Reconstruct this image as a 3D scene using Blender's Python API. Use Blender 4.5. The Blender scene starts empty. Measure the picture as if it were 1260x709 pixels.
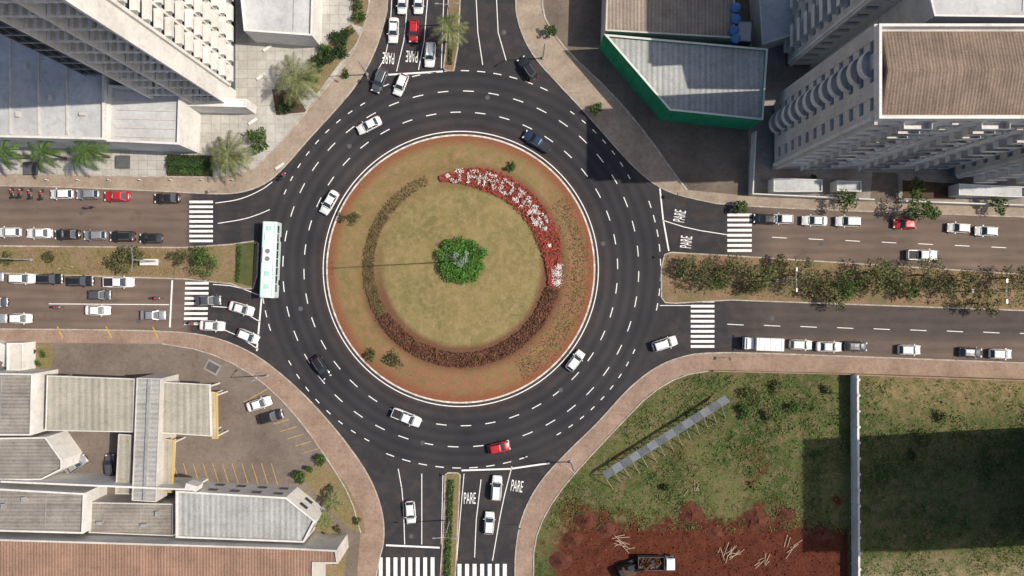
import bpy, math, random
from mathutils import Vector, Matrix
random.seed(7)
D=128.0; S=7.0
scene=bpy.context.scene
def W(px,py,z=0.0):
    k=(D-z)/D
    return ((px-630)/S*k,(354.5-py)/S*k)
def WP(pts,z=0.0): return [W(a,b,z) for a,b in pts]
# ---------------------------------------------------------------- nodes
class NT:
    def __init__(s,name):
        s.m=bpy.data.materials.new(name); s.m.use_nodes=True
        s.t=s.m.node_tree; s.b=s.t.nodes['Principled BSDF']
        s.pos=None
    def node(s,t): return s.t.nodes.new(t)
    def setin(s,sock,v):
        if isinstance(v,bpy.types.NodeSocket): s.t.links.new(v,sock)
        else:
            if isinstance(v,(tuple,list)) and len(v)==3 and sock.type=='RGBA': v=(*v,1)
            sock.default_value=v
    def P(s):
        if s.pos is None:
            s.pos=s.node('ShaderNodeTexCoord').outputs['Object']
        return s.pos
    def M(s,op,a,b=0.0,clamp=False):
        n=s.node('ShaderNodeMath'); n.operation=op; n.use_clamp=clamp
        s.setin(n.inputs[0],a); s.setin(n.inputs[1],b); return n.outputs[0]
    def MR(s,v,a,b,c=0.0,d=1.0):
        n=s.node('ShaderNodeMapRange'); n.clamp=True
        s.setin(n.inputs[0],v)
        for i,x in enumerate((a,b,c,d)): n.inputs[i+1].default_value=x
        return n.outputs[0]
    def mix(s,f,a,b,mode='MIX'):
        n=s.node('ShaderNodeMix'); n.data_type='RGBA'; n.blend_type=mode
        s.setin(n.inputs[0],f); s.setin(n.inputs[6],a); s.setin(n.inputs[7],b); return n.outputs[2]
    def noise(s,sc,det=4,rough=0.6,vec=None):
        n=s.node('ShaderNodeTexNoise'); s.t.links.new(vec or s.P(),n.inputs['Vector'])
        n.inputs['Scale'].default_value=sc; n.inputs['Detail'].default_value=det; n.inputs['Roughness'].default_value=rough
        return n.outputs['Fac']
    def xyz(s):
        n=s.node('ShaderNodeSeparateXYZ'); s.t.links.new(s.P(),n.inputs[0]); return n.outputs
    def bump(s,h,st=0.3,dist=0.05):
        n=s.node('ShaderNodeBump'); n.inputs['Strength'].default_value=st; n.inputs['Distance'].default_value=dist
        s.t.links.new(h,n.inputs['Height']); s.t.links.new(n.outputs[0],s.b.inputs['Normal'])
    def done(s,col,rough=0.9,metal=0.0,spec=None):
        s.setin(s.b.inputs['Base Color'],col); s.setin(s.b.inputs['Roughness'],rough)
        s.b.inputs['Metallic'].default_value=metal
        if spec is not None: s.b.inputs['Specular IOR Level'].default_value=spec
        return s.m
def surf(name,c1,c2=None,scale=0.3,rough=0.9,fine=6.0,famt=0.35,bump=0.3,lo=0.35,hi=0.65,metal=0.0,stripe=None,spec=0.3,tile=None,tamt=1.0):
    t=NT(name); c2=c2 or tuple(x*0.7 for x in c1)
    f=t.MR(t.noise(scale,5),lo,hi); col=t.mix(f,c1,c2)
    fn=t.noise(fine,4,0.7)
    v=t.MR(fn,0.25,0.75,1-famt,1+famt)
    col=t.mix(1.0,col,v,'MULTIPLY')
    sn=t.MR(t.noise(scale*3+.35,7,0.75),0.5,0.7,1.0,0.76); col=t.mix(1.0,col,sn,'MULTIPLY')
    h=fn
    if stripe:
        ang,per,amt=stripe
        x,y,z=t.xyz()[:3]
        u=t.M('ADD',t.M('MULTIPLY',x,math.cos(ang)),t.M('MULTIPLY',y,math.sin(ang)))
        w=t.M('SINE',t.M('MULTIPLY',u,2*math.pi/per))
        sv=t.MR(w,-1,1,1-amt,1+amt*0.4)
        j=t.M('FRACT',t.M('MULTIPLY',t.M('ADD',t.M('MULTIPLY',x,-math.sin(ang)),t.M('MULTIPLY',y,math.cos(ang))),1/2.2))
        jj=t.MR(j,0.0,0.05,0.85,1.0)
        sc=t.node('ShaderNodeCombineXYZ'); t.setin(sc.inputs[0],t.M('MULTIPLY',u,1.5)); t.setin(sc.inputs[1],t.M('MULTIPLY',z,0.1))
        st=t.MR(t.noise(1.0,4,0.7,sc.outputs[0]),0.3,0.7,0.8,1.12)
        col=t.mix(1.0,col,sv,'MULTIPLY'); col=t.mix(1.0,col,jj,'MULTIPLY'); col=t.mix(1.0,col,st,'MULTIPLY')
        h=w
    if tile:
        bt=t.node('ShaderNodeTexBrick'); t.t.links.new(t.P(),bt.inputs['Vector'])
        bt.offset=0.0; bt.inputs['Scale'].default_value=1.0
        bt.inputs['Brick Width'].default_value=tile; bt.inputs['Row Height'].default_value=tile
        bt.inputs['Mortar Size'].default_value=0.04
        bt.inputs['Color1'].default_value=(1,1,1,1); bt.inputs['Color2'].default_value=(.86,.86,.86,1); bt.inputs['Mortar'].default_value=(.6,.58,.55,1)
        col=t.mix(tamt,col,bt.outputs['Color'],'MULTIPLY')
    if bump: t.bump(h,bump,0.06)
    return t.done(col,rough,metal,spec)
def leafmat(name,cols,rough=0.7):
    t=NT(name)
    g=t.node('ShaderNodeNewGeometry'); r=t.node('ShaderNodeValToRGB')
    t.t.links.new(g.outputs['Random Per Island'],r.inputs[0])
    e=r.color_ramp.elements
    while len(e)<len(cols): e.new(0.5)
    for i,c in enumerate(cols):
        e[i].position=i/(len(cols)-1); e[i].color=(*c,1)
    v=t.MR(t.noise(0.9,3),0.3,0.7,0.65,1.3)
    return t.done(t.mix(1.0,r.outputs[0],v,'MULTIPLY'),rough,spec=0.25)

def asphalt():
    t=NT('asphalt'); x,y,z=t.xyz()[:3]
    cx,cy=W(567,331)
    dx=t.M('SUBTRACT',x,cx); dy=t.M('SUBTRACT',y,cy)
    r=t.M('SQRT',t.M('ADD',t.M('MULTIPLY',dx,dx),t.M('MULTIPLY',dy,dy)))
    n1=t.noise(0.08,5); n2=t.noise(0.5,4); n3=t.noise(9,4,0.8)
    xn=t.M('ADD',x,t.M('MULTIPLY',t.M('SUBTRACT',n2,0.5),2.0))
    bw=t.MR(xn,-56,-57.6)
    be=t.MR(xn,37,46)
    up=t.MR(y,-2,0); low=t.M('MULTIPLY',t.MR(y,-7.5,-9.5),0.85)
    be=t.M('MULTIPLY',be,t.M('MAXIMUM',t.M('MAXIMUM',up,low),0.35))
    br=t.M('MAXIMUM',bw,be)
    dark=t.mix(t.MR(n1,.35,.65),(.027,.027,.032),(.042,.040,.044))
    brown=t.mix(t.MR(n1,.35,.65),(.175,.13,.105),(.12,.092,.078))
    col=t.mix(br,dark,brown)
    # lane-long patches of older and newer surfacing
    av=t.node('ShaderNodeCombineXYZ'); t.setin(av.inputs[0],t.M('MULTIPLY',x,0.12)); t.setin(av.inputs[1],t.M('MULTIPLY',y,0.9))
    stre=t.MR(t.noise(1.0,4,0.6,av.outputs[0]),0.3,0.7,0.84,1.16)
    arm0=t.MR(t.M('ABSOLUTE',dx),36,42); col=t.mix(arm0,col,t.mix(1.0,col,stre,'MULTIPLY'))
    w=t.M('SINE',t.M('MULTIPLY',t.M('ADD',r,t.M('MULTIPLY',n1,0.8)),2*math.pi/1.85))
    ring=t.M('MULTIPLY',t.MR(r,36.5,34.5),t.MR(r,23.5,24.5))
    wv=t.M('ADD',1.0,t.M('MULTIPLY',t.M('MULTIPLY',w,0.15),ring))
    ly=t.M('SINE',t.M('MULTIPLY',y,2*math.pi/1.75))
    arm=t.MR(t.M('ABSOLUTE',dx),36,42)
    wv2=t.M('ADD',1.0,t.M('MULTIPLY',t.M('MULTIPLY',ly,0.07),arm))
    dust=t.M('MULTIPLY',t.MR(r,27.0,23.5),t.MR(n2,0.35,0.7))
    col=t.mix(t.M('MULTIPLY',dust,0.35),col,(.16,.09,.06))
    d2=t.M('MULTIPLY',t.MR(r,33.5,37.5),t.MR(n2,0.45,0.75))
    col=t.mix(t.M('MULTIPLY',d2,0.3),col,(.14,.10,.08))
    col=t.mix(1.0,col,wv,'MULTIPLY'); col=t.mix(1.0,col,wv2,'MULTIPLY')
    col=t.mix(1.0,col,t.MR(n3,0.25,0.75,0.75,1.25),'MULTIPLY')
    st=t.MR(t.noise(0.25,6,0.7),0.58,0.68,1.0,0.8); col=t.mix(1.0,col,st,'MULTIPLY')
    t.bump(n3,0.35,0.02)
    return t.done(col,0.85,spec=0.25)
def paintmark(name,c,wear=0.6):
    t=NT(name)
    f=t.MR(t.noise(2.5,6,0.75),wear-0.1,wear+0.06)
    f2=t.M('MULTIPLY',f,0.7)
    col=t.mix(f2,c,(.16,.14,.13))
    return t.done(col,0.7)
def island_mat():
    t=NT('island_grass'); x,y,z=t.xyz()[:3]
    cx,cy=W(567,331)
    dx=t.M('SUBTRACT',x,cx); dy=t.M('SUBTRACT',y,cy)
    r=t.M('SQRT',t.M('ADD',t.M('MULTIPLY',dx,dx),t.M('MULTIPLY',dy,dy)))
    n1=t.noise(0.16,6,0.65); n2=t.noise(0.9,6,0.7); n3=t.noise(7,4,0.8)
    g=t.mix(t.MR(n1,0.35,0.65),(.25,.205,.085),(.17,.15,.06))
    g=t.mix(t.MR(n2,0.42,0.68),g,(.31,.235,.125))
    outer=t.MR(t.M('ADD',r,t.M('MULTIPLY',t.M('SUBTRACT',n2,0.5),3.5)),16.0,18.5)
    ang=t.M('ADD',t.M('MULTIPLY',dx,0.5),t.M('MULTIPLY',dy,-0.75))
    se=t.MR(t.M('ADD',ang,t.M('MULTIPLY',t.M('SUBTRACT',n1,0.5),30)),-8,12)
    soil=t.mix(t.MR(n2,0.3,0.7),(.22,.095,.055),(.28,.15,.09))
    g=t.mix(t.M('MULTIPLY',outer,t.M('MULTIPLY',t.M('ADD',0.35,t.M('MULTIPLY',se,0.6)),t.MR(n2,0.34,0.55))),g,soil)
    rim=t.MR(t.M('ADD',r,t.M('MULTIPLY',t.M('SUBTRACT',n2,0.5),3.0)),21.3,22.8)
    g=t.mix(t.M('MULTIPLY',rim,0.85),g,(.23,.085,.05))
    ex,ey=W(569,329); rx=t.M('SUBTRACT',x,ex); ry=t.M('SUBTRACT',y,ey)
    r2=t.M('SQRT',t.M('ADD',t.M('MULTIPLY',rx,rx),t.M('MULTIPLY',ry,ry)))
    bedm=t.M('MULTIPLY',t.MR(r2,13.4,14.3),t.MR(r2,19.0,17.6))
    g=t.mix(t.M('MULTIPLY',bedm,t.MR(t.M('ADD',t.M('SUBTRACT',dx,dy),t.M('MULTIPLY',n2,6)),-16,-6,.2,.9)),g,(.15,.07,.045))
    g=t.mix(1.0,g,t.MR(n3,0.25,0.75,0.62,1.3),'MULTIPLY')
    t.bump(n3,0.6,0.08)
    return t.done(g,0.95,spec=0.1)
def lot_mat():
    t=NT('vacant_lot_grass'); x,y,z=t.xyz()[:3]
    n1=t.noise(0.1,6,0.65); n2=t.noise(0.5,7,0.72); n3=t.noise(4,5,0.8)
    g=t.mix(t.MR(n1,0.38,0.6),(.045,.075,.02),(.12,.125,.048))
    g=t.mix(t.MR(n2,0.47,0.66),g,(.17,.13,.075))
    soil=t.mix(t.MR(n2,0.3,0.7),(.065,.019,.012),(.13,.042,.024))
    yy=t.M('ADD',y,t.M('ADD',t.M('MULTIPLY',t.M('SUBTRACT',n1,0.5),18),t.M('MULTIPLY',t.M('SUBTRACT',n2,0.5),16)))
    s=t.MR(yy,-39,-42); west=t.MR(x,59.2,58.8)
    xe=t.MR(t.M('ADD',x,t.M('MULTIPLY',t.M('SUBTRACT',n2,0.5),6)),6,9)
    g=t.mix(t.M('MULTIPLY',t.M('MULTIPLY',s,west),xe),g,soil)
    pat=t.M('MULTIPLY',t.MR(t.noise(0.13,4,0.6),0.58,0.64),t.MR(y,-26,-34)); g=t.mix(t.M('MULTIPLY',pat,west),g,soil)
    dry=t.M('MULTIPLY',t.MR(y,-24,-18),t.MR(x,60,66)); g=t.mix(t.M('MULTIPLY',dry,t.MR(n2,0.3,0.6)),g,(.25,.19,.10))
    bot=t.M('MULTIPLY',t.MR(y,-46,-50),t.MR(x,60,62)); g=t.mix(t.M('MULTIPLY',bot,t.MR(n2,0.35,0.6)),g,(.27,.22,.13))
    g=t.mix(1.0,g,t.MR(n3,0.25,0.75,0.45,1.5),'MULTIPLY')
    t.bump(n3,0.8,0.15)
    return t.done(g,0.95,spec=0.1)
# ---------------------------------------------------------------- mesh builder
class MB:
    def __init__(s): s.v=[]; s.f=[]; s.m=[]
    def poly(s,pts,mi=0):
        b=len(s.v); s.v+= [tuple(p) for p in pts]; s.f.append(tuple(range(b,b+len(pts)))); s.m.append(mi)
    def box(s,cx,cy,cz,sx,sy,sz,rot=0,mi=0,mt=None):
        c,sn=math.cos(rot),math.sin(rot); b=len(s.v)
        for z in (-.5,.5):
            for x,y in ((-.5,-.5),(.5,-.5),(.5,.5),(-.5,.5)):
                X,Y=x*sx,y*sy; s.v.append((cx+X*c-Y*sn,cy+X*sn+Y*c,cz+z*sz))
        for i,q in enumerate(((3,2,1,0),(4,5,6,7),(0,1,5,4),(1,2,6,5),(2,3,7,6),(3,0,4,7))):
            s.f.append(tuple(b+k for k in q)); s.m.append(mt if (mt is not None and i==1) else mi)
    def seg(s,p0,p1,w,z0,z1,mi=0,off=0.0):
        dx,dy=p1[0]-p0[0],p1[1]-p0[1]; L=math.hypot(dx,dy)
        if L<1e-6: return
        nx,ny=-dy/L*off,dx/L*off
        s.box((p0[0]+p1[0])/2+nx,(p0[1]+p1[1])/2+ny,(z0+z1)/2,L,w,z1-z0,math.atan2(dy,dx),mi)
    def cyl(s,p0,p1,r0,r1,n=8,mi=0,caps=True):
        p0,p1=Vector(p0),Vector(p1); d=(p1-p0).normalized()
        a=d.orthogonal().normalized(); bb=d.cross(a); b=len(s.v)
        for p,r in ((p0,r0),(p1,r1)):
            for i in range(n):
                t=2*math.pi*i/n; s.v.append(tuple(p+a*math.cos(t)*r+bb*math.sin(t)*r))
        for i in range(n):
            j=(i+1)%n; s.f.append((b+i,b+j,b+n+j,b+n+i)); s.m.append(mi)
        if caps:
            s.f.append(tuple(b+n+i for i in range(n))); s.m.append(mi)
            s.f.append(tuple(b+n-1-i for i in range(n))); s.m.append(mi)
    def leaf(s,c,sz,flat=0.0,mi=0,asp=0.6):
        n=Vector((random.gauss(0,1),random.gauss(0,1),random.gauss(0,1)+flat*2)).normalized()
        a=n.orthogonal().normalized(); b=n.cross(a); t=random.random()*6.28
        u=(a*math.cos(t)+b*math.sin(t))*sz; w=(b*math.cos(t)-a*math.sin(t))*sz*asp
        c=Vector(c); s.poly([c-u,c-w*0.9+u*0.1,c+u,c+w],mi)
    def build(s,name,mats,parent=None,smooth=False,loc=None,rot=0):
        me=bpy.data.meshes.new(name); me.from_pydata(s.v,[],s.f)
        for m in mats: me.materials.append(m)
        me.polygons.foreach_set('material_index',s.m)
        if smooth: me.polygons.foreach_set('use_smooth',[True]*len(s.f))
        me.update()
        return place(name,me,parent,loc,rot)
def place(name,me,parent=None,loc=None,rot=0):
    o=bpy.data.objects.new(name,me); scene.collection.objects.link(o)
    if parent: o.parent=parent
    if loc: o.location=loc
    o.rotation_euler[2]=rot
    return o
def empty(name,loc=(0,0,0),rot=0):
    e=bpy.data.objects.new(name,None); scene.collection.objects.link(e); e.location=loc; e.rotation_euler[2]=rot; return e
def area(p): return sum(p[i][0]*p[(i+1)%len(p)][1]-p[(i+1)%len(p)][0]*p[i][1] for i in range(len(p)))/2
def prism(mb,pts,z0,z1,ms=0,mt=0):
    if area(pts)<0: pts=pts[::-1]
    n=len(pts); b=len(mb.v)
    mb.v+=[(x,y,z0) for x,y in pts]+[(x,y,z1) for x,y in pts]
    mb.f.append(tuple(range(b+n,b+2*n))); mb.m.append(mt)
    for i in range(n):
        j=(i+1)%n; mb.f.append((b+i,b+j,b+n+j,b+n+i)); mb.m.append(ms)
def smoothpts(pts,it=2):
    for _ in range(it):
        out=[pts[0]]
        for a,b in zip(pts[:-1],pts[1:]):
            out.append((a[0]*.75+b[0]*.25,a[1]*.75+b[1]*.25)); out.append((a[0]*.25+b[0]*.75,a[1]*.25+b[1]*.75))
        out.append(pts[-1]); pts=out
    return pts
def strip(mb,pts,w,z,mi=0,off=0.0):
    n=len(pts); L=[];R=[]
    for i in range(n):
        a=pts[max(0,i-1)]; b=pts[min(n-1,i+1)]; dx,dy=b[0]-a[0],b[1]-a[1]; l=math.hypot(dx,dy) or 1
        nx,ny=-dy/l,dx/l
        L.append((pts[i][0]+nx*(off+w/2),pts[i][1]+ny*(off+w/2),z)); R.append((pts[i][0]+nx*(off-w/2),pts[i][1]+ny*(off-w/2),z))
    for i in range(n-1): mb.poly([R[i],R[i+1],L[i+1],L[i]],mi)
# ---------------------------------------------------------------- materials
A=asphalt()
M_ground=surf('ground_soil',(.20,.13,.09),(.10,.09,.05),0.02)
M_kerb=surf('kerb_concrete',(.48,.44,.39),(.32,.27,.23),0.6,fine=3)
M_kerbw=surf('kerb_white',(.72,.70,.66),(.45,.38,.33),1.0,fine=3)
M_tan=surf('sidewalk_tan',(.38,.31,.245),(.28,.22,.17),0.25,fine=2.5,famt=.18,tile=2.4,tamt=.3)
M_redwalk=surf('sidewalk_red',(.34,.245,.19),(.25,.175,.13),0.25,fine=2.5,famt=.2,tile=2.4,tamt=.3)
M_plaza=surf('plaza_paving',(.50,.49,.46),(.40,.38,.35),0.25,fine=2,famt=.12,tile=1.6,tamt=.9)
M_brownlot=surf('yard_paving',(.19,.155,.125),(.125,.10,.082),0.15,fine=3,famt=.2,tile=4.0,tamt=.45)
M_lotsw=surf('parking_paving',(.20,.165,.14),(.145,.115,.098),0.12,fine=3,famt=.2)
M_conc=surf('concrete_paving',(.33,.30,.27),(.22,.20,.18),0.2,fine=3,famt=.2)
M_island=island_mat(); M_lot=lot_mat()
M_verge=surf('verge_grass',(.18,.155,.065),(.24,.16,.105),0.25,fine=5,famt=.45,bump=.6)
M_vergeE=surf('verge_dry',(.14,.125,.055),(.26,.165,.105),0.3,fine=5,famt=.45,bump=.6)
M_soil=surf('bed_soil',(.10,.06,.04),(.07,.05,.03),0.6,fine=5,bump=.6)
M_white=paintmark('road_paint',(.80,.80,.78),0.64)
M_yel=paintmark('yellow_paint',(.62,.36,.05),0.56)
M_wallw=surf('white_render',(.74,.73,.70),(.62,.60,.57),0.2,fine=2,famt=.08,bump=.1)
M_wallc=surf('cream_render',(.62,.59,.55),(.50,.47,.44),0.2,fine=2,famt=.08,bump=.1)
M_walld=surf('grey_render',(.11,.11,.12),(.08,.08,.085),0.2,fine=2,famt=.1,bump=.1)
M_green=surf('green_cladding',(.02,.30,.14),(.015,.21,.10),0.3,fine=3,famt=.15,bump=.1)
M_glass=NT('window_glass').done((.03,.045,.06),0.08,spec=.6)
M_glassb=NT('blue_glass').done((.13,.19,.25),0.15,spec=.6)
M_black=NT('black_rubber').done((.02,.02,.02),0.7)
M_metal=NT('grey_metal').done((.35,.36,.37),0.45,.6)
M_galv=surf('galvanised',(.45,.46,.46),(.33,.33,.33),1.0,rough=.5,fine=6,famt=.1,metal=.3)
M_roofbr=surf('tile_roof_brown',(.27,.20,.155),(.19,.14,.11),0.3,stripe=(0,0.42,.2),bump=.3)
M_roofbrX=surf('tile_roof_tan',(.37,.31,.25),(.27,.22,.18),0.3,stripe=(0,0.6,.2),bump=.4)
M_roofgr=surf('metal_roof_grey',(.44,.45,.44),(.33,.335,.325),0.15,stripe=(0,0.9,.14),bump=.3,rough=.6)
M_roofgrY=surf('metal_roof_light',(.42,.42,.41),(.33,.32,.30),0.15,stripe=(1.571,0.8,.14),bump=.4,rough=.6)
M_rooflt=surf('flat_roof_light',(.54,.55,.56),(.41,.42,.43),0.15,fine=1.5,famt=.1,bump=.1)
M_rooftan=surf('canopy_roof_tan',(.44,.41,.34),(.35,.33,.28),0.2,stripe=(0,1.1,.12),bump=.3)
M_roofor=surf('clay_roof',(.36,.22,.16),(.27,.17,.125),0.25,stripe=(0,0.5,.2),bump=.4)
M_shgrey=surf('shed_roof',(.33,.30,.27),(.22,.20,.18),0.3,stripe=(1.571,0.6,.16),bump=.4)
M_yelp=NT('yellow_fascia').done((.60,.42,.10),0.6)
M_orange=surf('machine_brown',(.12,.07,.04),(.07,.05,.035),1)
M_bluep=NT('blue_tank_plastic').done((.05,.16,.38),0.5)
M_bark=surf('bark',(.13,.10,.07),(.08,.06,.045),2,fine=8,famt=.3)
L_green=leafmat('leaves_green',[(.02,.05,.012),(.045,.095,.02),(.075,.13,.03),(.10,.15,.04)])
L_dark=leafmat('leaves_dark',[(.015,.035,.012),(.03,.06,.018),(.05,.085,.025)])
L_olive=leafmat('leaves_olive',[(.05,.06,.02),(.08,.095,.032),(.12,.12,.05),(.16,.135,.07)])
L_bright=leafmat('leaves_bright',[(.04,.11,.02),(.08,.19,.03),(.12,.25,.05),(.05,.14,.02)])
L_palm=leafmat('leaves_palm',[(.05,.08,.025),(.10,.13,.045),(.16,.17,.07),(.22,.21,.11)])
L_brown=leafmat('hedge_brown',[(.08,.03,.02),(.14,.055,.035),(.18,.08,.05),(.10,.075,.035)])
L_olred=leafmat('hedge_olive',[(.10,.085,.04),(.15,.115,.05),(.16,.09,.055),(.10,.10,.035)])
L_red=leafmat('flowers_red',[(.42,.05,.05),(.36,.07,.05),(.20,.07,.045),(.50,.09,.07),(.10,.09,.035)])
L_white=leafmat('flowers_white',[(.78,.75,.74),(.70,.62,.64),(.74,.72,.70),(.55,.52,.48)])
L_silver=leafmat('leaves_silver',[(.16,.26,.16),(.30,.38,.32),(.10,.18,.08)])
L_grass=leafmat('grass_blades',[(.045,.08,.02),(.08,.12,.03),(.14,.15,.055),(.19,.17,.08)])
L_grassd=leafmat('grass_dry',[(.17,.145,.06),(.23,.19,.08),(.31,.235,.115),(.14,.13,.045)])
# ---------------------------------------------------------------- ground
g=MB(); g.poly([(-1500,-1500,-.03),(1500,-1500,-.03),(1500,1500,-.03),(-1500,1500,-.03)]); g.build('ground',[M_ground])
r=MB()
r.poly([(-300,-18,0),(-60,-18,0),(-40,-40,0),(-26,-60,0),(-26,-300,0),(3,-300,0),(3,-60,0),(20,-40,0),(30,-16,0),(300,-25,0),(300,20,0),(30,20,0),(4,50,0),(4,300,0),(-26,300,0),(-26,50,0),(-45,20,0),(-300,20,0)])
r.build('road',[A])
KZ=0.12
def block(name,curve,rest,mt,kerb=M_kerb,close=False):
    c=smoothpts(WP(curve),2)
    pts=c+WP(rest) if rest else c
    m=MB(); prism(m,pts,-.02,KZ,0,1)
    strip(m,c if not close else c+[c[0]],0.2,KZ+.004,2,off=(.1 if area(pts)>0 else -.1))
    return m.build(name,[M_kerb,mt,kerb])
nw=[(-700,226),(0,228),(200,236),(265,240),(300,238),(330,226),(352,205),(380,172),(410,140),(440,105),(460,70),(472,35),(480,0),(482,-500)]
ne=[(632,-500),(632,0),(638,35),(655,70),(690,108),(725,145),(755,180),(785,212),(815,235),(850,245),(900,255),(1260,268),(2200,300)]
se=[(2200,480),(1260,446),(1000,436),(870,432),(830,440),(800,455),(770,480),(735,520),(700,553),(665,590),(645,625),(635,660),(632,709),(632,1500)]
sw=[(462,1500),(462,720),(467,690),(474,665),(472,630),(458,590),(430,548),(390,500),(350,462),(310,432),(260,412),(200,406),(0,404),(-700,400)]
block('sidewalk',nw,[(-700,-500)],M_tan)
block('sidewalk',ne,[(2200,-500)],M_tan)
block('sidewalk',se,[(2200,1500)],M_redwalk)
block('sidewalk',sw,[(-700,1500)],M_redwalk)
def median(name,top,bot,mt):
    pts=WP(top+bot); m=MB(); prism(m,pts,-.02,KZ,0,1)
    strip(m,pts+[pts[0]],0.22,KZ+.004,0,off=(.11 if area(pts)>0 else -.11)); return m.build(name,[M_kerb,mt])
median('median_strip',[(-700,305),(0,302),(225,304),(285,300),(312,296),(319,299)],[(317,340),(312,356),(300,356),(285,350),(225,344),(0,337),(-700,333)],M_verge)
median('median_strip',[(2200,372),(1260,337),(900,314),(826,310),(817,313)],[(813,330),(813,366),(818,373),(830,374),(900,370),(1260,383),(2200,412)],M_vergeE)
median('median_strip',[(551,-500),(551,0),(548,60),(545,84)],[(549,88),(559,88),(564,60),(567,0),(567,-500)],M_vergeE)
median('median_strip',[(547,584),(551,581),(563,581),(567,584)],[(564,650),(561,709),(561,1500),(541,1500),(541,709),(545,650)],M_verge)
def patch(name,pts,mt,lvl=1,sm=0):
    p=WP(pts); p=smoothpts(p+[p[0]],sm)[:-1] if sm else p
    if area(p)<0: p=p[::-1]
    m=MB(); z=KZ+.004*lvl+.004; m.poly([(x,y,z) for x,y in p]); return m.build(name,[mt])
patch('plaza_paving',[(-500,-400),(458,-400),(456,0),(446,40),(426,80),(388,124),(350,172),(318,205),(290,216),(255,219),(0,214),(-500,214)],M_plaza)
patch('yard_paving',[(668,-400),(666,0),(672,30),(700,66),(750,112),(795,165),(828,212),(845,234),(920,241),(928,-400)],M_brownlot)
patch('concrete_paving',[(930,-400),(923,241),(1260,254),(2200,270),(2200,-400)],M_conc)
patch('parking_paving',[(-500,418),(200,423),(250,431),(298,452),(338,482),(375,524),(408,572),(432,612),(444,655),(440,700),(438,1400),(-500,1400)],M_lotsw)
patch('vacant_lot',[(875,456),(838,462),(800,484),(765,520),(718,570),(684,610),(662,650),(655,690),(658,1400),(2200,1400),(2200,496),(1260,466),(1000,458)],M_lot)
# inner edging of the pavements
m=MB()
for pts,w_ in [([(458,-400),(456,0),(446,40),(426,80),(388,124),(350,172),(318,205),(290,216),(255,219),(0,214)],.22),([(666,-300),(666,0),(672,30),(700,66),(750,112),(795,165),(828,212),(845,234)],.3),([(200,423),(250,431),(298,452),(338,482),(375,524),(408,572),(432,612),(444,655)],.18),([(875,456),(838,462),(800,484),(765,520),(718,570),(684,610),(662,650),(655,690),(658,900)],.2)]:
    p=smoothpts(WP(pts),1)
    for a,b in zip(p[:-1],p[1:]): m.seg(a,b,w_,KZ,KZ+.1,0)
m.build('pavement_edging',[M_kerb])
# manholes
m=MB()
for px,py in [(430,180),(520,545),(742,300),(690,480),(370,380),(600,120),(1010,300),(950,392),(100,262),(170,395),(506,660),(620,40)]:
    x,y=W(px,py); prism(m,[(x+.42*math.cos(k*.524),y+.42*math.sin(k*.524)) for k in range(12)],.001,.008)
m.build('manhole_covers',[M_walld])
# ---------------------------------------------------------------- island
cx,cy=W(567,331); 
def circ(rp,n=128,a0=0,a1=2*math.pi): return [(cx+rp/S*math.cos(a0+(a1-a0)*i/n),cy+rp/S*math.sin(a0+(a1-a0)*i/n)) for i in range(n+1)]
m=MB(); prism(m,circ(165.5)[:-1],-.02,.16,0,0)
m.build('roundabout_kerb',[M_kerbw])
m=MB(); n=96; R=163.5/S
rings=[0,.15,.3,.45,.6,.75,.9,1.0]
def ih(f): return .17+.75*(1-f*f)
for i in range(len(rings)-1):
    for k in range(n):
        a,b=2*math.pi*k/n,2*math.pi*(k+1)/n
        q=[(rings[i],a),(rings[i+1],a),(rings[i+1],b),(rings[i],b)]
        p=[(cx+R*f*math.cos(t),cy+R*f*math.sin(t),ih(f)) for f,t in q]
        if i==0: p=p[1:3]+[p[0]]
        m.poly(p)
m.build('roundabout_island',[M_island],smooth=True)
def ihp(x,y): return ih(min(1,math.hypot(x-cx,y-cy)/R))
c2x,c2y=W(569,329)
def band(name,a0,a1,r0,r1,num,sz,mat,h=(.1,.5),taper=False,ragged=.12,fade=False):
    m=MB()
    for _ in range(num):
        a=random.uniform(a0,a1); f=(a-a0)/(a1-a0)
        if fade and random.random()>.25+f*1.2: continue
        rr=random.uniform(r0,r1)+random.gauss(0,ragged*6)
        if taper:
            mid=(r0+r1)/2; wv=min(1,.25+3*min(f,1-f)); rr=mid+(rr-mid)*wv
        x=c2x+rr/S*math.cos(math.radians(a)); y=c2y+rr/S*math.sin(math.radians(a))
        m.leaf((x,y,ihp(x,y)+random.uniform(*h)),sz*random.uniform(.6,1.3),1.0)
    return m.build(name,[mat])
band('hedge_ring',212,347,105,122,9500,.16,L_brown)
band('hedge_ring',112,214,108,121,5200,.14,L_olred,h=(.05,.35),fade=True)
band('flower_bed',-12,104,97,125,11500,.14,L_red,taper=True)
# white bedding flowers planted as lettering along the bed (5x5 planting grid)
GL={'J':["..###","...#.","...#.","#..#.",".##.."],'A':[".###.","#...#","#####","#...#","#...#"],'R':["####.","#...#","####.","#..#.","#...#"],'D':["####.","#...#","#...#","#...#","####."],'I':["###",".#.",".#.",".#.","###"],'M':["#...#","##.##","#.#.#","#...#","#...#"],'S':[".####","#....",".###.","....#","####."]}
m=MB(); a=97.0; cell=.50
for ch in "JARDIMS":
    G=GL[ch]; wd=len(G[0])
    for row in range(5):
        for colm in range(wd):
            if G[row][colm]!='#': continue
            rr=122/S-.55-row*cell; t=math.radians(a)-(colm*cell)/(110/S)
            for _ in range(9):
                x=c2x+rr*math.cos(t)+random.gauss(0,.17); y=c2y+rr*math.sin(t)+random.gauss(0,.17)
                m.leaf((x,y,ihp(x,y)+random.uniform(.48,.66)),.13,1.6)
    a-=math.degrees((wd+1.0)*cell/(110/S))
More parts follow.
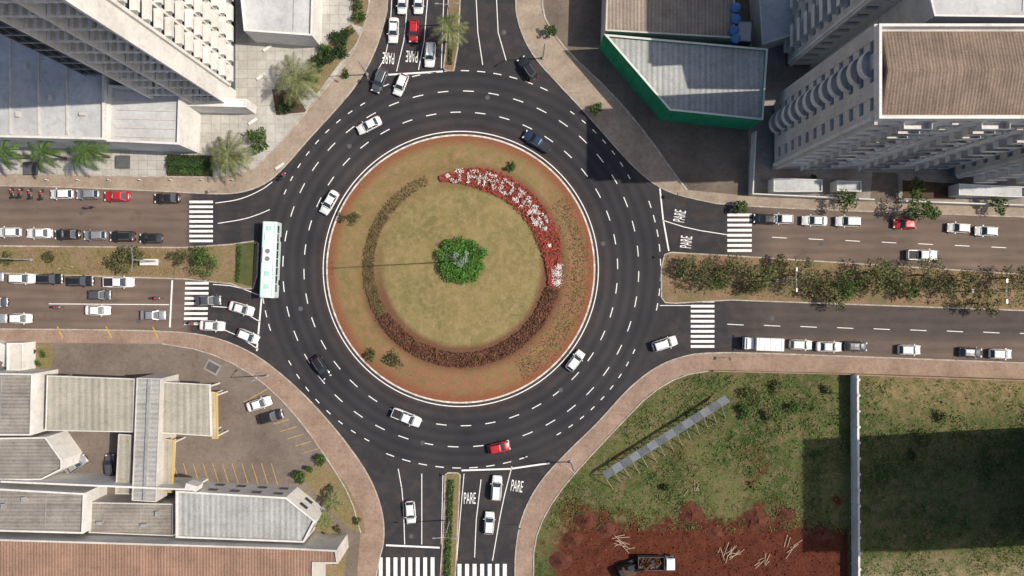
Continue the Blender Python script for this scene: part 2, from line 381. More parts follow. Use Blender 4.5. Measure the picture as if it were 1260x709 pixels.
for (a,rr,sp) in [(99,113,3),(38,110,5),(31,105,4),(25,112,3),(-4,116,6),(-9,117,6),(0,118,4),(14,110,2)]:
    for _ in range(int(sp*26)):
        t=math.radians(a); x,y=c2x+rr/S*math.cos(t)+random.gauss(0,sp/S*.5),c2y+rr/S*math.sin(t)+random.gauss(0,sp/S*.4); m.leaf((x,y,ihp(x,y)+random.uniform(.42,.62)),.12,1.4)
m.build('white_flowers',[L_white])
m=MB()
for _ in range(15000):
    a=random.uniform(0,6.283); rr=math.sqrt(random.random())*162/S; x=cx+rr*math.cos(a); y=cy+rr*math.sin(a)
    if random.random()<.5 and (math.sin(x*.9)+math.sin(y*.8+x*.3))<0: continue
    m.leaf((x,y,ihp(x,y)+.03),random.uniform(.04,.10),.6)
m.build('island_grass_tufts',[L_grassd])
m=MB()
for _ in range(2600):
    a=math.radians(random.uniform(-60,35)); rr=random.gauss(146,9)/S
    if rr>160/S: continue
    x=cx+rr*math.cos(a); y=cy+rr*math.sin(a); m.leaf((x,y,ihp(x,y)+random.uniform(.02,.2)),random.uniform(.06,.16),.8)
m.build('groundcover_plants',[L_olred])
# ---------------------------------------------------------------- foliage builders
def blobs_foliage(mb,blobs,n,sz,mi=1,flat=.4):
    tot=sum(b[3]**2 for b in blobs)
    for (x,y,z,r) in blobs:
        for _ in range(int(n*r*r/tot)):
            v=Vector((random.gauss(0,1),random.gauss(0,1),random.gauss(0,1))).normalized()
            rr=r*(random.random()**.4)*random.uniform(.85,1.12)
            mb.leaf((x+v.x*rr,y+v.y*rr,max(.1,z+v.z*rr*.75)),sz*random.uniform(.6,1.4),flat,mi)
def tree(name,px,py,rad,h,mat=None,n=1100,sz=.24,z0=KZ,sparse=1.0):
    mat=mat or L_green
    X,Y=W(px,py,h*.7); m=MB()
    th=h*.5
    m.cyl((0,0,0),(0.05*h*.3,0,th),.05+.022*h,.03+.014*h,8,0)
    bl=[]
    k=random.randint(6,9)
    for i in range(k):
        a=2*math.pi*i/k+random.uniform(-.4,.4); d=rad*random.uniform(.35,.72)*sparse
        bx,by,bz=d*math.cos(a),d*math.sin(a),h*random.uniform(.6,.85)
        m.cyl((0.015*h,0,th*random.uniform(.75,1)),(bx,by,bz),.02+.008*h,.02,5,0)
        bl.append((bx,by,bz,rad*random.uniform(.25,.45)))
    bl.append((0,0,h*.88,rad*.4))
    blobs_foliage(m,bl,n,sz)
    return m.build(name,[M_bark,mat],loc=(X,Y,z0),rot=random.uniform(0,6))
def bush(name,px,py,rad,h,mat=None,n=500,sz=.17,z0=KZ,rx=1.0,ry=1.0):
    mat=mat or L_green; X,Y=W(px,py,h*.5); m=MB()
    bl=[]
    for i in range(7):
        a=random.uniform(0,6.28); d=rad*random.uniform(.1,.65); rr=rad*random.uniform(.3,.5)
        bl.append((d*math.cos(a)*rx,d*math.sin(a)*ry,h*random.uniform(.4,.7),min(rr,h*.8)))
    for b in bl[:4]: m.cyl((0,0,0),(b[0],b[1],b[2]),.05,.02,5,0)
    blobs_foliage(m,bl,n,sz); return m.build(name,[M_bark,mat],loc=(X,Y,z0))
def hedge(name,path,w,h,mat,dens=60,sz=.14,z0=KZ):
    p=WP(path); m=MB()
    for a,b in zip(p[:-1],p[1:]):
        L=math.hypot(b[0]-a[0],b[1]-a[1]); nx,ny=-(b[1]-a[1])/L,(b[0]-a[0])/L
        m.seg(a,b,w*.6,z0,z0+h*.7,0)
        for _ in range(int(L*w*dens)):
            t=random.random(); o=random.uniform(-w/2,w/2)*random.uniform(.8,1.15)
            m.leaf((a[0]+(b[0]-a[0])*t+nx*o,a[1]+(b[1]-a[1])*t+ny*o,z0+h*random.uniform(.45,1.1)),sz*random.uniform(.6,1.3),.7,1)
    return m.build(name,[L_dark,mat])
def palm(px,py,rad,h,nf=26,mat=None,z0=KZ):
    X,Y=W(px,py,h); m=MB()
    m.cyl((0,0,0),(0,0,h*.25),.26,.2,9,0); m.cyl((0,0,h*.25),(0,0,h),.2,.16,9,0)
    for i in range(nf):
        a=2*math.pi*i/nf*2.6+random.uniform(-.15,.15); up=random.uniform(.1,.75) ; L=rad*random.uniform(.85,1.15)
        ns=14; pts=[]
        for k in range(ns+1):
            t=k/ns; rr=L*t*(1-.12*t*up); z=h+L*(up*t*.75-.75*t*t*(.5+up*.45)); pts.append(Vector((rr*math.cos(a),rr*math.sin(a),z)))
        side=Vector((-math.sin(a),math.cos(a),0))
        for k in range(ns):
            p,q=pts[k],pts[k+1]
            m.poly([p-side*.04,q-side*.03,q+side*.03,p+side*.04],1)
            if k<1: continue
            ll=rad*.2*math.sin(math.pi*min(1,(k+1.2)/(ns+1.6)))**.6
            for s in (-1,1):
                for e in (0,.5):
                    b=p.lerp(q,e); d=(q-p).normalized()
                    tip=b+side*s*ll*random.uniform(.85,1.05)+d*ll*.55+Vector((0,0,-ll*random.uniform(.15,.5)))
                    m.poly([b,b+d*.11,tip],1)
    return m.build('palm_tree',[M_bark,mat or L_palm],loc=(X,Y,z0),rot=random.random()*6)
# centre topiary
X,Y=W(568,321,1.5); m=MB(); 
bl=[(0,0,.9,1.9)]+[((3.3+.35*math.sin(a*3))*math.cos(a)*f,(3.3+.35*math.cos(a*2))*math.sin(a)*f,.7+random.uniform(-.15,.3),random.uniform(1.1,1.5)) for f in (.55,1.0) for a in [k*2*math.pi/10+f for k in range(10)]]
blobs_foliage(m,bl,10500,.15,1,.6)
m.cyl((0,0,0),(0,0,1),.2,.1,7,0)
m.build('topiary_shrub',[M_bark,L_bright],loc=(X,Y,.85))
m=MB()
blobs_foliage(m,[(-.9,.9,1.9,.6),(.6,.2,1.9,.7),(-.2,-.6,1.9,.6),(.9,1.2,1.7,.5),(-1,-.3,1.7,.5)],500,.13,1,1)
m.cyl((0,0,0),(0,0,1.6),.1,.05,6,0)
m.build('silver_shrub',[M_bark,L_silver],loc=(X,Y,.85))
bush('bush',628,205,1.2,1.6,L_green,300,.15,.3)
bush('bush',487,441,2.2,1.3,L_olive,450,.15,.4,rx=1,ry=1)
bush('bush',455,437,1.6,1.0,L_olive,300,.15,.35)
bush('bush',437,268,1.6,1.0,L_olive,260,.15,.35)
bush('bush',420,268,1.0,.8,L_olive,150,.15,.3)
def lamp_mast(px,py,h,z0,arms,name='street_lamp',r=1.0):
    X,Y=W(px,py); m=MB(); m.cyl((0,0,0),(0,0,h),.13,.07,10,0); m.cyl((0,0,0),(0,0,.4),.28,.26,10,0)
    for a in arms:
        a=math.radians(a); m.cyl((0,0,h-.2),(1.6*r*math.cos(a),1.6*r*math.sin(a),h+.15),.05,.04,6,0)
        d=1.6*r+.4; m.box(d*math.cos(a),d*math.sin(a),h+.16,.8*r,.3*r,.13,a,1); m.box(d*math.cos(a),d*math.sin(a),h+.085,.5*r,.2*r,.03,a,2)
    m.build(name,[M_walld,M_walld,M_metal] if name=='lamp_mast' else [M_galv,M_metal,M_wallw],loc=(X,Y,z0))
lamp_mast(566,322,26,.9,(0,90,180,270),'lamp_mast',.35)
for px,py,a in [(196,322,(90,270)),(40,320,(90,270)),(955,345,(90,270)),(1195,358,(90,270)),(556,30,(0,180)),(553,640,(0,180))]: lamp_mast(px,py,9,KZ,a,r=.8)
for px,py,a in [(452,92,-30),(702,568,135),(668,72,215),(330,462,45)]: lamp_mast(px,py,8,KZ,(a,),r=.8)
# ---------------------------------------------------------------- markings
mk=MB(); Z=.006
def ln(pts,w=.14,sm=0):
    p=WP(pts); 
    if sm: p=smoothpts(p,sm)
    strip(mk,p,w,Z)
def arcd(rp,a0,a1,nd,frac,w=.15):
    for i in range(nd):
        s=a0+(a1-a0)*i/nd; e=s+(a1-a0)/nd*frac
        strip(mk,circ(rp,5,math.radians(s),math.radians(e)),w,Z)
strip(mk,circ(169.3,160),.16,Z)
arcd(193,0,360,40,.42); arcd(219,4,364,44,.42)
arcd(244,64,116,11,.5); arcd(246,168,200,8,.5); arcd(245,248,292,9,.5); arcd(246,-12,22,8,.5)
arcd(236,120,160,9,.35); arcd(240,208,245,8,.35); arcd(236,300,338,9,.35); arcd(236,28,58,7,.35)
def crosswalk(x0,x1,y0,y1,n,vertical=False,skew=0):
    for i in range(n):
        f0=(i+.0)/n; f1=(i+.52)/n
        if vertical:
            a,b=x0+(x1-x0)*f0,x0+(x1-x0)*f1; q=[(a,y1),(b,y1),(b,y0),(a,y0)]
        else:
            a,b=y0+(y1-y0)*f0,y0+(y1-y0)*f1; q=[(x0-skew*f1,b),(x1-skew*f1,b),(x1-skew*f0,a),(x0-skew*f0,a)]
        mk.poly([(*W(*p),Z) for p in q])
crosswalk(233,262,247,301,9); crosswalk(228,257,347,403,9,skew=2); crosswalk(895,925,263,313,8); crosswalk(850,879,369,431,10)
crosswalk(466,539,686,712,8,True); crosswalk(563,628,694,720,7,True)
ln([(475,671),(541,674)],.3); ln([(212,345),(209,403)],.28)
ln([(482,0),(480,40),(474,70),(462,92)],.12); ln([(502,-200),(502,0),(497,50),(488,88)]); ln([(526,-200),(526,0),(522,50),(515,86)]); ln([(462,93),(545,88)],.3)
ln([(587,-200),(586,0),(588,40),(594,80)]); ln([(612,-200),(611,0),(613,40),(623,75)])
ln([(546,-200),(546,0),(543,84)],.12)
ln([(265,250),(295,246),(322,234),(335,224)],.14,2); ln([(268,275),(300,270),(318,264),(332,258)],.14,2)
ln([(60,374),(208,375)]); 
for k in range(10): ln([(-20-k*40,372),(-40-k*40,372)])
ln([(262,350),(290,352),(318,363)],.14,1); ln([(260,377),(290,379),(320,396)],.14,1); ln([(258,404),(285,408),(318,430)],.14,1); ln([(322,366),(316,432)],.28)
ln([(490,577),(496,610),(498,670)],.14,1); ln([(519,583),(519,670)]); 
ln([(568,579),(628,577),(676,570)],.28); ln([(592,590),(586,640),(584,686)]); ln([(630,574),(618,620),(606,690)],.14,1); ln([(571,583),(566,640),(562,690)],.12); ln([(545,585),(543,670)],.12)
ln([(812,232),(816,270),(823,309)],.25); ln([(815,271),(850,282),(895,289)],.14,1); 
ln([(823,311),(895,315)],.12)
for k in range(12): ln([(950+k*45,292+k*2),(968+k*45,293+k*2)],.12)
for k in range(14): ln([(895+k*45,399+k*1.4),(915+k*45,400+k*1.4)],.12)
ln([(812,376),(850,376)],.12)
mk.build('road_markings',[M_white])
ft=bpy.data.curves.new('lettering','FONT'); ft.body='PARE'; ft.align_x='CENTER'; ft.align_y='CENTER'; ft.size=1
fo=bpy.data.objects.new('tmp',ft); scene.collection.objects.link(fo); bpy.context.view_layer.update()
fm=bpy.data.meshes.new_from_object(fo); bpy.data.objects.remove(fo); fm.materials.clear(); fm.materials.append(M_white)
for px,py,a in [(478,71,176),(507,69,176),(837,266,80),(845,298,84),(636,599,-8),(578,614,0)]:
    o=place('road_lettering',fm,None,(*W(px,py),.009),math.radians(a)); o.scale=(.95,2.9,1)
mk=MB(); Z=KZ+.014
for k in range(11): ln([(214+k*12,570),(222+k*12,596)],.1)
for k in range(5): ln([(336+k*9,522+k*9),(356+k*9,516+k*9)],.1)
for x in (75,135,192): ln([(x-4,402),(x+3,416)],.25)
ln([(300,495),(345,470)],.1)
mk.build('parking_lines',[M_yel])
# ---------------------------------------------------------------- vehicles
def paint(name,c,rough=.32,metal=0): 
    t=NT(name); t.b.inputs['Coat Weight'].default_value=.5; t.b.inputs['Coat Roughness'].default_value=.1
    d=t.MR(t.noise(3,3),.3,.7,.92,1.05); return t.done(t.mix(1.0,c,d,'MULTIPLY'),rough,metal)
PC={'w':paint('paint_white',(.78,.78,.77)),'s':paint('paint_silver',(.42,.43,.45),.3,.5),'k':paint('paint_black',(.018,.018,.02)),
 'g':paint('paint_grey',(.10,.105,.12),.3,.3),'r':paint('paint_red',(.45,.02,.025)),'b':paint('paint_darkblue',(.03,.05,.10),.3,.3),'m':paint('paint_mint',(.42,.68,.60)),'d':paint('paint_dull_red',(.35,.05,.05)),'x':paint('paint_offwhite',(.66,.76,.73))}
M_head=NT('headlamp_lens').done((.6,.62,.65),.15); M_tail=NT('tail_lamp').done((.35,.01,.01),.3); M_plate=NT('plate_grey').done((.5,.5,.5),.5)
KIN={'hatch':(4.0,1.74,.90,1.48,-1.88,.98,-1.45,.28),'sedan':(4.5,1.78,.90,1.45,-1.62,1.02,-1.0,.25),'suv':(4.45,1.84,1.0,1.68,-2.08,1.02,-1.78,.38),'pickup':(5.3,1.88,1.02,1.76,-.85,1.32,-.62,.62)}
cache={}
def panel(m,q,ins,mo,mi):
    q=[Vector(p) for p in q]; c=sum(q,Vector())/len(q); n=len(q)
    i=[]
    for k,p in enumerate(q):
        a=(q[(k+1)%n]-p); b=(q[k-1]-p); i.append(p+a.normalized()*min(ins,a.length*.4)+b.normalized()*min(ins,b.length*.4))
    for k in range(n): m.poly([q[k],q[(k+1)%n],i[(k+1)%n],i[k]],mo)
    nn=(q[1]-q[0]).cross(q[2]-q[0]).normalized()
    m.poly([p-nn*.012 for p in i],mi)
def car_mesh(kind,col):
    if (kind,col) in cache: return cache[(kind,col)]
    L,Wd,belt,roof,xb0,xb1,xt0,xt1=KIN[kind]; m=MB(); h=L/2; hw=Wd/2
    rearz=belt-.02 if kind!='hatch' and kind!='suv' else belt
    st=[(-h,.74,.62,.42),(-h+.07,.86,.80,.32),(-h+.3,.95,rearz-.02,.26),(-h+.9,1.0,rearz,.25),(0,1.0,belt,.22),(xb1,.99,belt-.02,.22),(h-.75,.97,belt-.10,.25),(h-.3,.91,belt-.19,.26),(h-.08,.78,belt-.32,.32),(h,.62,belt-.40,.42)]
    rings=[]
    for x,f,zt,zb in st:
        w=hw*f
        half=[(w*.86,zb),(w,zb+.14),(w*1.0,(zb+zt)/2+.06),(w*.955,zt-.09),(w*.88,zt-.015),(w*.45,zt+.022)]
        rings.append([(x,-y,z) for y,z in half]+[(x,0,zt+.03)]+[(x,y,z) for y,z in half[::-1]])
    nr=len(rings[0]); b=len(m.v)
    for r_ in rings: m.v+=r_
    for i in range(len(rings)-1):
        for k in range(nr):
            k2=(k+1)%nr; m.f.append((b+i*nr+k,b+(i+1)*nr+k,b+(i+1)*nr+k2,b+i*nr+k2)); m.m.append(0)
    m.f.append(tuple(b+k for k in range(nr))); m.m.append(0)
    m.f.append(tuple(b+(len(rings)-1)*nr+nr-1-k for k in range(nr))); m.m.append(0)
    nb=len(m.f)
    zb=belt-.05; wb=hw*.9; wt=hw*.70
    for sgn in (-1,1):
        xm=(xt0+xt1)/2+.05; xmb=xm
        def sd(a,bq,c,d):
            q=[a,bq,c,d]; q=q if sgn==-1 else q[::-1]; panel(m,q,.045,0,1)
        segs=[(xb0,xt0),(xmb,xm),(xb1,xt1)] if kind!='pickup' else [(xb0,xt0),(.15,.05),(xb1,xt1)]
        for (a0,t0),(a1,t1) in zip(segs[:-1],segs[1:]):
            sd((a0,sgn*wb,zb),(a1,sgn*wb,zb),(t1,sgn*wt,roof-.05),(t0,sgn*wt,roof-.05))
    panel(m,[(xb1,-wb,zb),(xb1+.02,wb,zb),(xt1,wt,roof-.05),(xt1,-wt,roof-.05)],.05,0,1)
    panel(m,[(xb0,wb,zb),(xb0,-wb,zb),(xt0,-wt,roof-.05),(xt0,wt,roof-.05)],.07,0,1)
    xs=[xt0,xt0+.18,(xt0+xt1)/2,xt1-.18,xt1]; ys=[-wt,-wt*.85,0,wt*.85,wt]
    zc=[[-.05,-.05,-.05,-.05,-.05],[-.05,-.005,.01,-.005,-.05],[-.05,.0,.025,.0,-.05],[-.05,-.005,.01,-.005,-.05],[-.05]*5]
    for i in range(4):
        for j in range(4):
            m.poly([(xs[i],ys[j],roof+zc[i][j]),(xs[i+1],ys[j],roof+zc[i+1][j]),(xs[i+1],ys[j+1],roof+zc[i+1][j+1]),(xs[i],ys[j+1],roof+zc[i][j+1])],0)
    if kind=='suv':
        for s in (-1,1): m.box((xt0+xt1)/2,s*wt*.9,roof+.03,(xt1-xt0)*.85,.04,.05,0,5)
    if kind=='pickup':
        m.box(-1.78,0,belt+.035,1.5,Wd*.74,.012,0,2)
        for s in (-1,1): m.box(-1.78,s*(hw*.83),belt+.05,1.62,.1,.12,0,0)
        m.box(-2.57,0,belt+.05,.07,Wd*.8,.12,0,0)
    for sx in (-1,1):
        for s in (-1,1):
            x=sx*L*.30; m.cyl((x,s*(hw-.2),.32),(x,s*(hw+.012),.32),.32,.32,14,2); m.cyl((x,s*(hw),.32),(x,s*(hw+.02),.32),.19,.19,10,5)
    for s in (-1,1):
        m.box(xb1-.25,s*(hw+.09),belt+.04,.12,.2,.13,0,0)
        m.box(h-.17,s*hw*.68,belt-.27,.22,.34,.13,s*-.35,3)
        m.box(-h+.12,s*hw*.70,belt-.16,.16,.3,.16,s*.3,4)
    m.box(h-.02,0,.48,.06,.9,.2,0,2); m.box(-h+.02,0,.55,.06,.5,.13,0,6)
    m.box(xb1+.06,0,belt+.012,.09,wb*1.5,.02,0,2)
    me=bpy.data.meshes.new(kind+'_car'); me.from_pydata(m.v,[],m.f)
    for mm in (PC[col],M_glass,M_black,M_head,M_tail,M_metal,M_plate): me.materials.append(mm)
    me.polygons.foreach_set('material_index',m.m)
    me.polygons.foreach_set('use_smooth',[i<nb-2 for i in range(len(m.f))]); me.update()
    cache[(kind,col)]=me; return me
def car(px,py,a,col='w',kind='hatch',name='car',z=0.005):
    nm={'pickup':'pickup_truck','suv':'suv'}.get(kind,name)
    place(nm,car_mesh(kind,col),None,(*W(px,py,.8),z),math.radians(a))
C=[(484,37,268,'w','sedan'),(495,3,268,'w','hatch'),(515,3,268,'w','hatch'),(509,38,268,'r','hatch'),(529,67,267,'w','suv'),(467,99,248,'g','suv'),(493,104,248,'w','hatch'),
(649,84,124,'k','suv'),(454,154,207,'w','sedan'),(661,174,149,'b','pickup'),(405,249,240,'w','sedan'),(395,452,303,'k','suv'),(500,514,338,'w','pickup'),(614,551,12,'r','hatch'),
(708,444,53,'w','hatch'),(818,423,18,'w','suv'),(505,631,274,'w','hatch'),(611,601,86,'w','suv'),(602,644,87,'w','hatch'),
(256,370,2,'g','sedan'),(261,401,-3,'w','sedan'),(297,380,-16,'w','sedan'),(305,414,-22,'w','hatch'),
(122,363,0,'g','hatch'),(120,382,-1,'w','sedan'),(188,388,0,'s','sedan'),(25,392,0,'w','hatch'),(-8,392,0,'s','sedan'),(-5,372,0,'g','hatch'),(1135,314,-1,'w','pickup')]
for c in C: car(*c)
P_=[(75,239,180,'w','hatch'),(108,239,180,'s','hatch'),(143,241,180,'r','sedan'),(205,244,180,'k','sedan'),
(12,286,180,'w','hatch'),(48,287,180,'w','sedan'),(82,289,180,'k','sedan'),(116,290,180,'s','hatch'),(151,291,180,'k','suv'),(186,293,180,'k','hatch'),
(27,342,0,'w','suv'),(62,344,0,'k','suv'),(99,346,0,'k','suv'),(147,348,-1,'w','pickup'),(-10,341,0,'s','hatch'),
(962,270,178,'w','hatch'),(1003,271,178,'w','sedan'),(1043,272,178,'w','suv'),(1113,276,177,'r','hatch'),(1180,280,178,'w','hatch'),(1213,284,178,'w','hatch'),
(985,425,-1,'w','hatch'),(1020,426,-1,'w','sedan'),(1053,427,-1,'g','hatch'),(1120,431,-1,'w','hatch'),(1195,434,-2,'g','hatch'),(1232,435,-2,'w','hatch'),(942,270,178,'k','hatch')]
for c in P_: car(c[0]+random.uniform(-1,1),c[1]+random.uniform(-.8,.8),c[2]+random.uniform(-1.5,1.5),*c[3:],name='parked_car')
for c in [(319,497,18,'w','sedan'),(333,513,16,'k','sedan'),(93,572,35,'s','sedan'),(136,573,95,'g','hatch')]: car(*c,name='parked_car',z=KZ+.012)
def bus(px,py,a):
    e=empty('city_bus',(*W(px,py,1.6),0),math.radians(a)); L,Wd,H=13.1,2.55,3.1; m=MB()
    prof=[(-1.27,.35),(-1.275,2.75),(-1.17,3.0),(-.95,3.1),(0,3.14),(.95,3.1),(1.17,3.0),(1.275,2.75),(1.27,.35)]
    xs=[(-L/2,.96),(-L/2+.15,1),(L/2-.3,1),(L/2,.93)]
    b=len(m.v)
    for x,f in xs: m.v+=[(x,y*f,.35+(z-.35)*(.98 if f<1 else 1)) for y,z in prof]
    n=len(prof)
    for i in range(3):
        for k in range(n):
            k2=(k+1)%n; m.f.append((b+i*n+k,b+(i+1)*n+k,b+(i+1)*n+k2,b+i*n+k2)); m.m.append(0)
    m.f.append(tuple(b+k for k in range(n))); m.m.append(0); m.f.append(tuple(b+3*n+n-1-k for k in range(n))); m.m.append(0)
    m.build('body',[PC['x']],e)
    w=MB()
    for s in (-1,1):
        for i in range(8): w.box(-5.3+i*1.45,s*1.275,2.05,1.3,.03,.95,0,0)
        w.box(0,s*1.272,1.2,12.4,.03,.18,0,1)
    w.box(L/2-.01,0,1.95,.06,2.2,1.3,0,0); w.box(-L/2,0,2.1,.05,1.9,.8,0,0)
    for s in (-1,1):
        for x in (-3.7,3.9): w.cyl((x,s*1.0,.48),(x,s*1.29,.48),.48,.48,14,2)
        w.box(L/2+.1,s*1.45,2.4,.12,.3,.4,0,2); w.box(L/2-.02,s*.95,.8,.08,.35,.2,0,3)
    w.build('windows',[M_glass,PC['m'],M_black,M_head],e)
    r_=MB(); r_.box(-.8,0,3.25,2.6,1.7,.26,0,0); r_.box(-3.9,0,3.2,1.2,1.3,.14,0,0); r_.box(2.4,0,3.17,.8,.8,.09,0,1); r_.box(4.6,0,3.17,.8,.8,.09,0,1); r_.box(-5.4,0,3.17,.7,.7,.09,0,1)
    for s in (-.5,.5): r_.cyl((-.8+s*1.3,0,3.38),(-.8+s*1.3,0,3.41),.42,.42,14,2)
    for s in (-1,1): r_.box(0,s*.98,3.12,12.6,.14,.05,0,1)
    r_.build('roof_units',[PC['w'],PC['m'],M_metal],e)
bus(333,320,267.5)
def boxtruck(px,py,a,name='box_truck',dump=False,z=0.0):
    e=empty(name,(*W(px,py,1.5),z),math.radians(a)); m=MB()
    m.box(2.3,0,1.25,1.5,2.0,1.5,0,0); m.box(2.15,0,2.1,1.1,1.8,.3,0,0); m.box(3.06,0,1.6,.05,1.8,.7,0,1); m.box(3.1,0,.6,.1,2.0,.3,0,2)
    for s in (-1,1): m.box(2.45,s*1.0,1.65,.8,.04,.5,0,1); m.box(3.05,s*1.2,1.7,.1,.25,.35,0,2)
    m.box(-.3,0,.62,5.6,.9,.22,0,2)
    for x in (2.2,-1.6,-2.4) if dump else (2.2,-1.9):
        for s in (-1,1): m.cyl((x,s*.75,.45),(x,s*1.08,.45),.45,.45,14,2)
    if dump:
        m.box(-1.0,0,.85,4.4,2.2,.12,0,3)
        for s in (-1,1): m.box(-1.0,s*1.12,1.3,4.5,.08,.95,0,3)
        m.box(1.22,0,1.4,.08,2.2,1.1,0,3); m.box(-3.22,0,1.3,.08,2.2,.9,0,3)
    else:
        m.box(-1.0,0,1.95,4.7,2.15,2.3,0,0)
        for i in range(5): m.box(-2.9+i*.95,0,3.12,.05,2.1,.04,0,4)
    m.build('body',[PC['w'],M_glass,M_black,M_walld if dump else M_galv,M_metal],e)
    if dump:
        d=MB()
        for _ in range(500): d.leaf((random.gauss(-1,.9),random.gauss(0,.4),random.uniform(.95,1.5)),.28,.4)
        d.build('load',[L_brown],e)
boxtruck(937,423,178); boxtruck(808,693,0,'dump_truck',True,KZ)
def excavator(px,py):
    e=empty('excavator',(*W(px,py,1.5),KZ),.4); m=MB()
    for s in (-1,1): m.box(0,s*1.0,.4,3.2,.5,.75,0,1); m.cyl((1.6,s*.75,.4),(1.6,s*1.25,.4),.37,.37,10,1); m.cyl((-1.6,s*.75,.4),(-1.6,s*1.25,.4),.37,.37,10,1)
    m.box(-.4,0,1.3,2.6,2.0,.8,0,0); m.box(.5,.6,2.0,1.1,.9,.9,0,2); m.box(-1.3,0,1.9,.8,1.8,.5,0,1)
    m.cyl((.8,-.3,1.5),(2.6,-.3,3.2),.22,.2,8,0); m.cyl((2.6,-.3,3.2),(4.2,-.3,1.8),.18,.13,8,0); m.box(4.3,-.3,1.3,.7,.9,.7,.0,1)
    m.build('body',[M_orange,M_black,M_glass],e)
excavator(774,702)
def moto_mesh():
    m=MB()
    for x in (-.65,.65): m.cyl((x,-.06,.3),(x,.06,.3),.3,.3,14,0); m.cyl((x,-.07,.3),(x,.07,.3),.1,.1,8,2)
    m.cyl((-.65,0,.35),(.3,0,.55),.07,.09,6,2); m.cyl((.65,0,.3),(.4,0,.98),.05,.05,6,2)
    m.box(.12,0,.82,.5,.28,.22,0,1); m.box(-.35,0,.8,.65,.26,.1,0,0); m.box(-.05,0,.45,.45,.25,.3,0,2); m.box(-.75,0,.72,.25,.2,.06,0,1)
    m.cyl((.4,-.36,1.02),(.4,.36,1.02),.025,.025,6,0); m.box(.5,0,.92,.12,.18,.16,0,3); m.box(-.8,0,.98,.35,.35,.3,0,0)
    me=bpy.data.meshes.new('motorcycle'); me.from_pydata(m.v,[],m.f)
    for mm in (M_black,PC['d'],M_metal,M_head): me.materials.append(mm)
    me.polygons.foreach_set('material_index',m.m); return me
MM=moto_mesh()
def rider_mesh():
    vs=[((-.25,0,.92),.16),((-.18,0,1.15),.15),((-.08,0,1.38),.17),((-.03,0,1.5),.07),((0,0,1.6),.10),((.02,0,1.72),.12)]
    ed=[(i,i+1) for i in range(5)]
    for s in (-1,1):
        b=len(vs)
        vs+=[((-.06,s*.2,1.4),.075),((.08,s*.3,1.18),.05),((.36,s*.3,1.06),.035),((.42,s*.3,1.05),.04)]; ed+=[(2,b),(b,b+1),(b+1,b+2),(b+2,b+3)]
        b=len(vs)
        vs+=[((-.2,s*.12,.9),.11),((.2,s*.2,.82),.085),((.05,s*.19,.42),.05),((.05,s*.19,.34),.045),((.18,s*.2,.32),.04)]; ed+=[(0,b),(b,b+1),(b+1,b+2),(b+2,b+3),(b+3,b+4)]
    me=bpy.data.meshes.new('rider'); me.from_pydata([v for v,_ in vs],ed,[]); return me,[r_ for _,r_ in vs]
M_cloth=NT('rider_clothes').done((.06,.07,.10),.9); M_helm=NT('helmet').done((.5,.03,.03),.3)
def moto(px,py,a,rider=False,z=0):
    loc=(*W(px,py,.8),z); place('motorcycle',MM,None,loc,math.radians(a))
    if rider:
        e=empty('motorcyclist',loc,math.radians(a)); me,rad=rider_mesh(); o=place('figure',me,e)
        md=o.modifiers.new('skin','SKIN'); 
        for i,r_ in enumerate(rad): me.skin_vertices[0].data[i].radius=(r_,r_)
        me.skin_vertices[0].data[0].use_root=True
        ss=o.modifiers.new('sub','SUBSURF'); ss.levels=1; ss.render_levels=1
        me.materials.append(M_cloth)
        h=MB(); 
        for k in range(4):
            t0,t1=k/4*math.pi*.6,(k+1)/4*math.pi*.6
            h.cyl((.02,0,1.74+.15*math.cos(t0)),(.02,0,1.74+.15*math.cos(t1)),.15*math.sin(t0)+.001,.15*math.sin(t1),10,0,False)
        h.build('helmet',[M_helm],e,True)
for p in [(14,237,100),(24,237,80),(36,238,95),(50,239,85)]: moto(*p)
moto(70,378,0,True); moto(193,367,0,True); moto(236,398,0,True); moto(108,255,180,True); moto(349,216,50,True)
# ---------------------------------------------------------------- buildings
def parapet(mb,pts,z0,z1,w,mi):
    if area(pts)<0: pts=pts[::-1]
    n=len(pts)
    inner=[]
    for i in range(n):
        p=Vector(pts[i]); a=(Vector(pts[i])-Vector(pts[i-1])).normalized(); b=(Vector(pts[(i+1)%n])-p).normalized()
        na=Vector((-a.y,a.x)); nb=Vector((-b.y,b.x)); k=(na+nb); k=k/(max(.3,k.length_squared))*2
        inner.append(p+k*w)
    for i in range(n):
        j=(i+1)%n; a,b=pts[i],pts[j]; c,d=inner[j],inner[i]
        mb.poly([(a[0],a[1],z1),(b[0],b[1],z1),(c[0],c[1],z1),(d[0],d[1],z1)],mi)
        mb.poly([(a[0],a[1],z0),(b[0],b[1],z0),(b[0],b[1],z1),(a[0],a[1],z1)],mi)
        mb.poly([(c[0],c[1],z0),(d[0],d[1],z0),(d[0],d[1],z1),(c[0],c[1],z1)],mi)
def ac(mb,x,y,z,mi=0): mb.box(x,y,z+.3,.9,.5,.6,random.choice([0,1.57]),mi); mb.cyl((x,y,z+.6),(x,y,z+.63),.2,.2,8,mi)
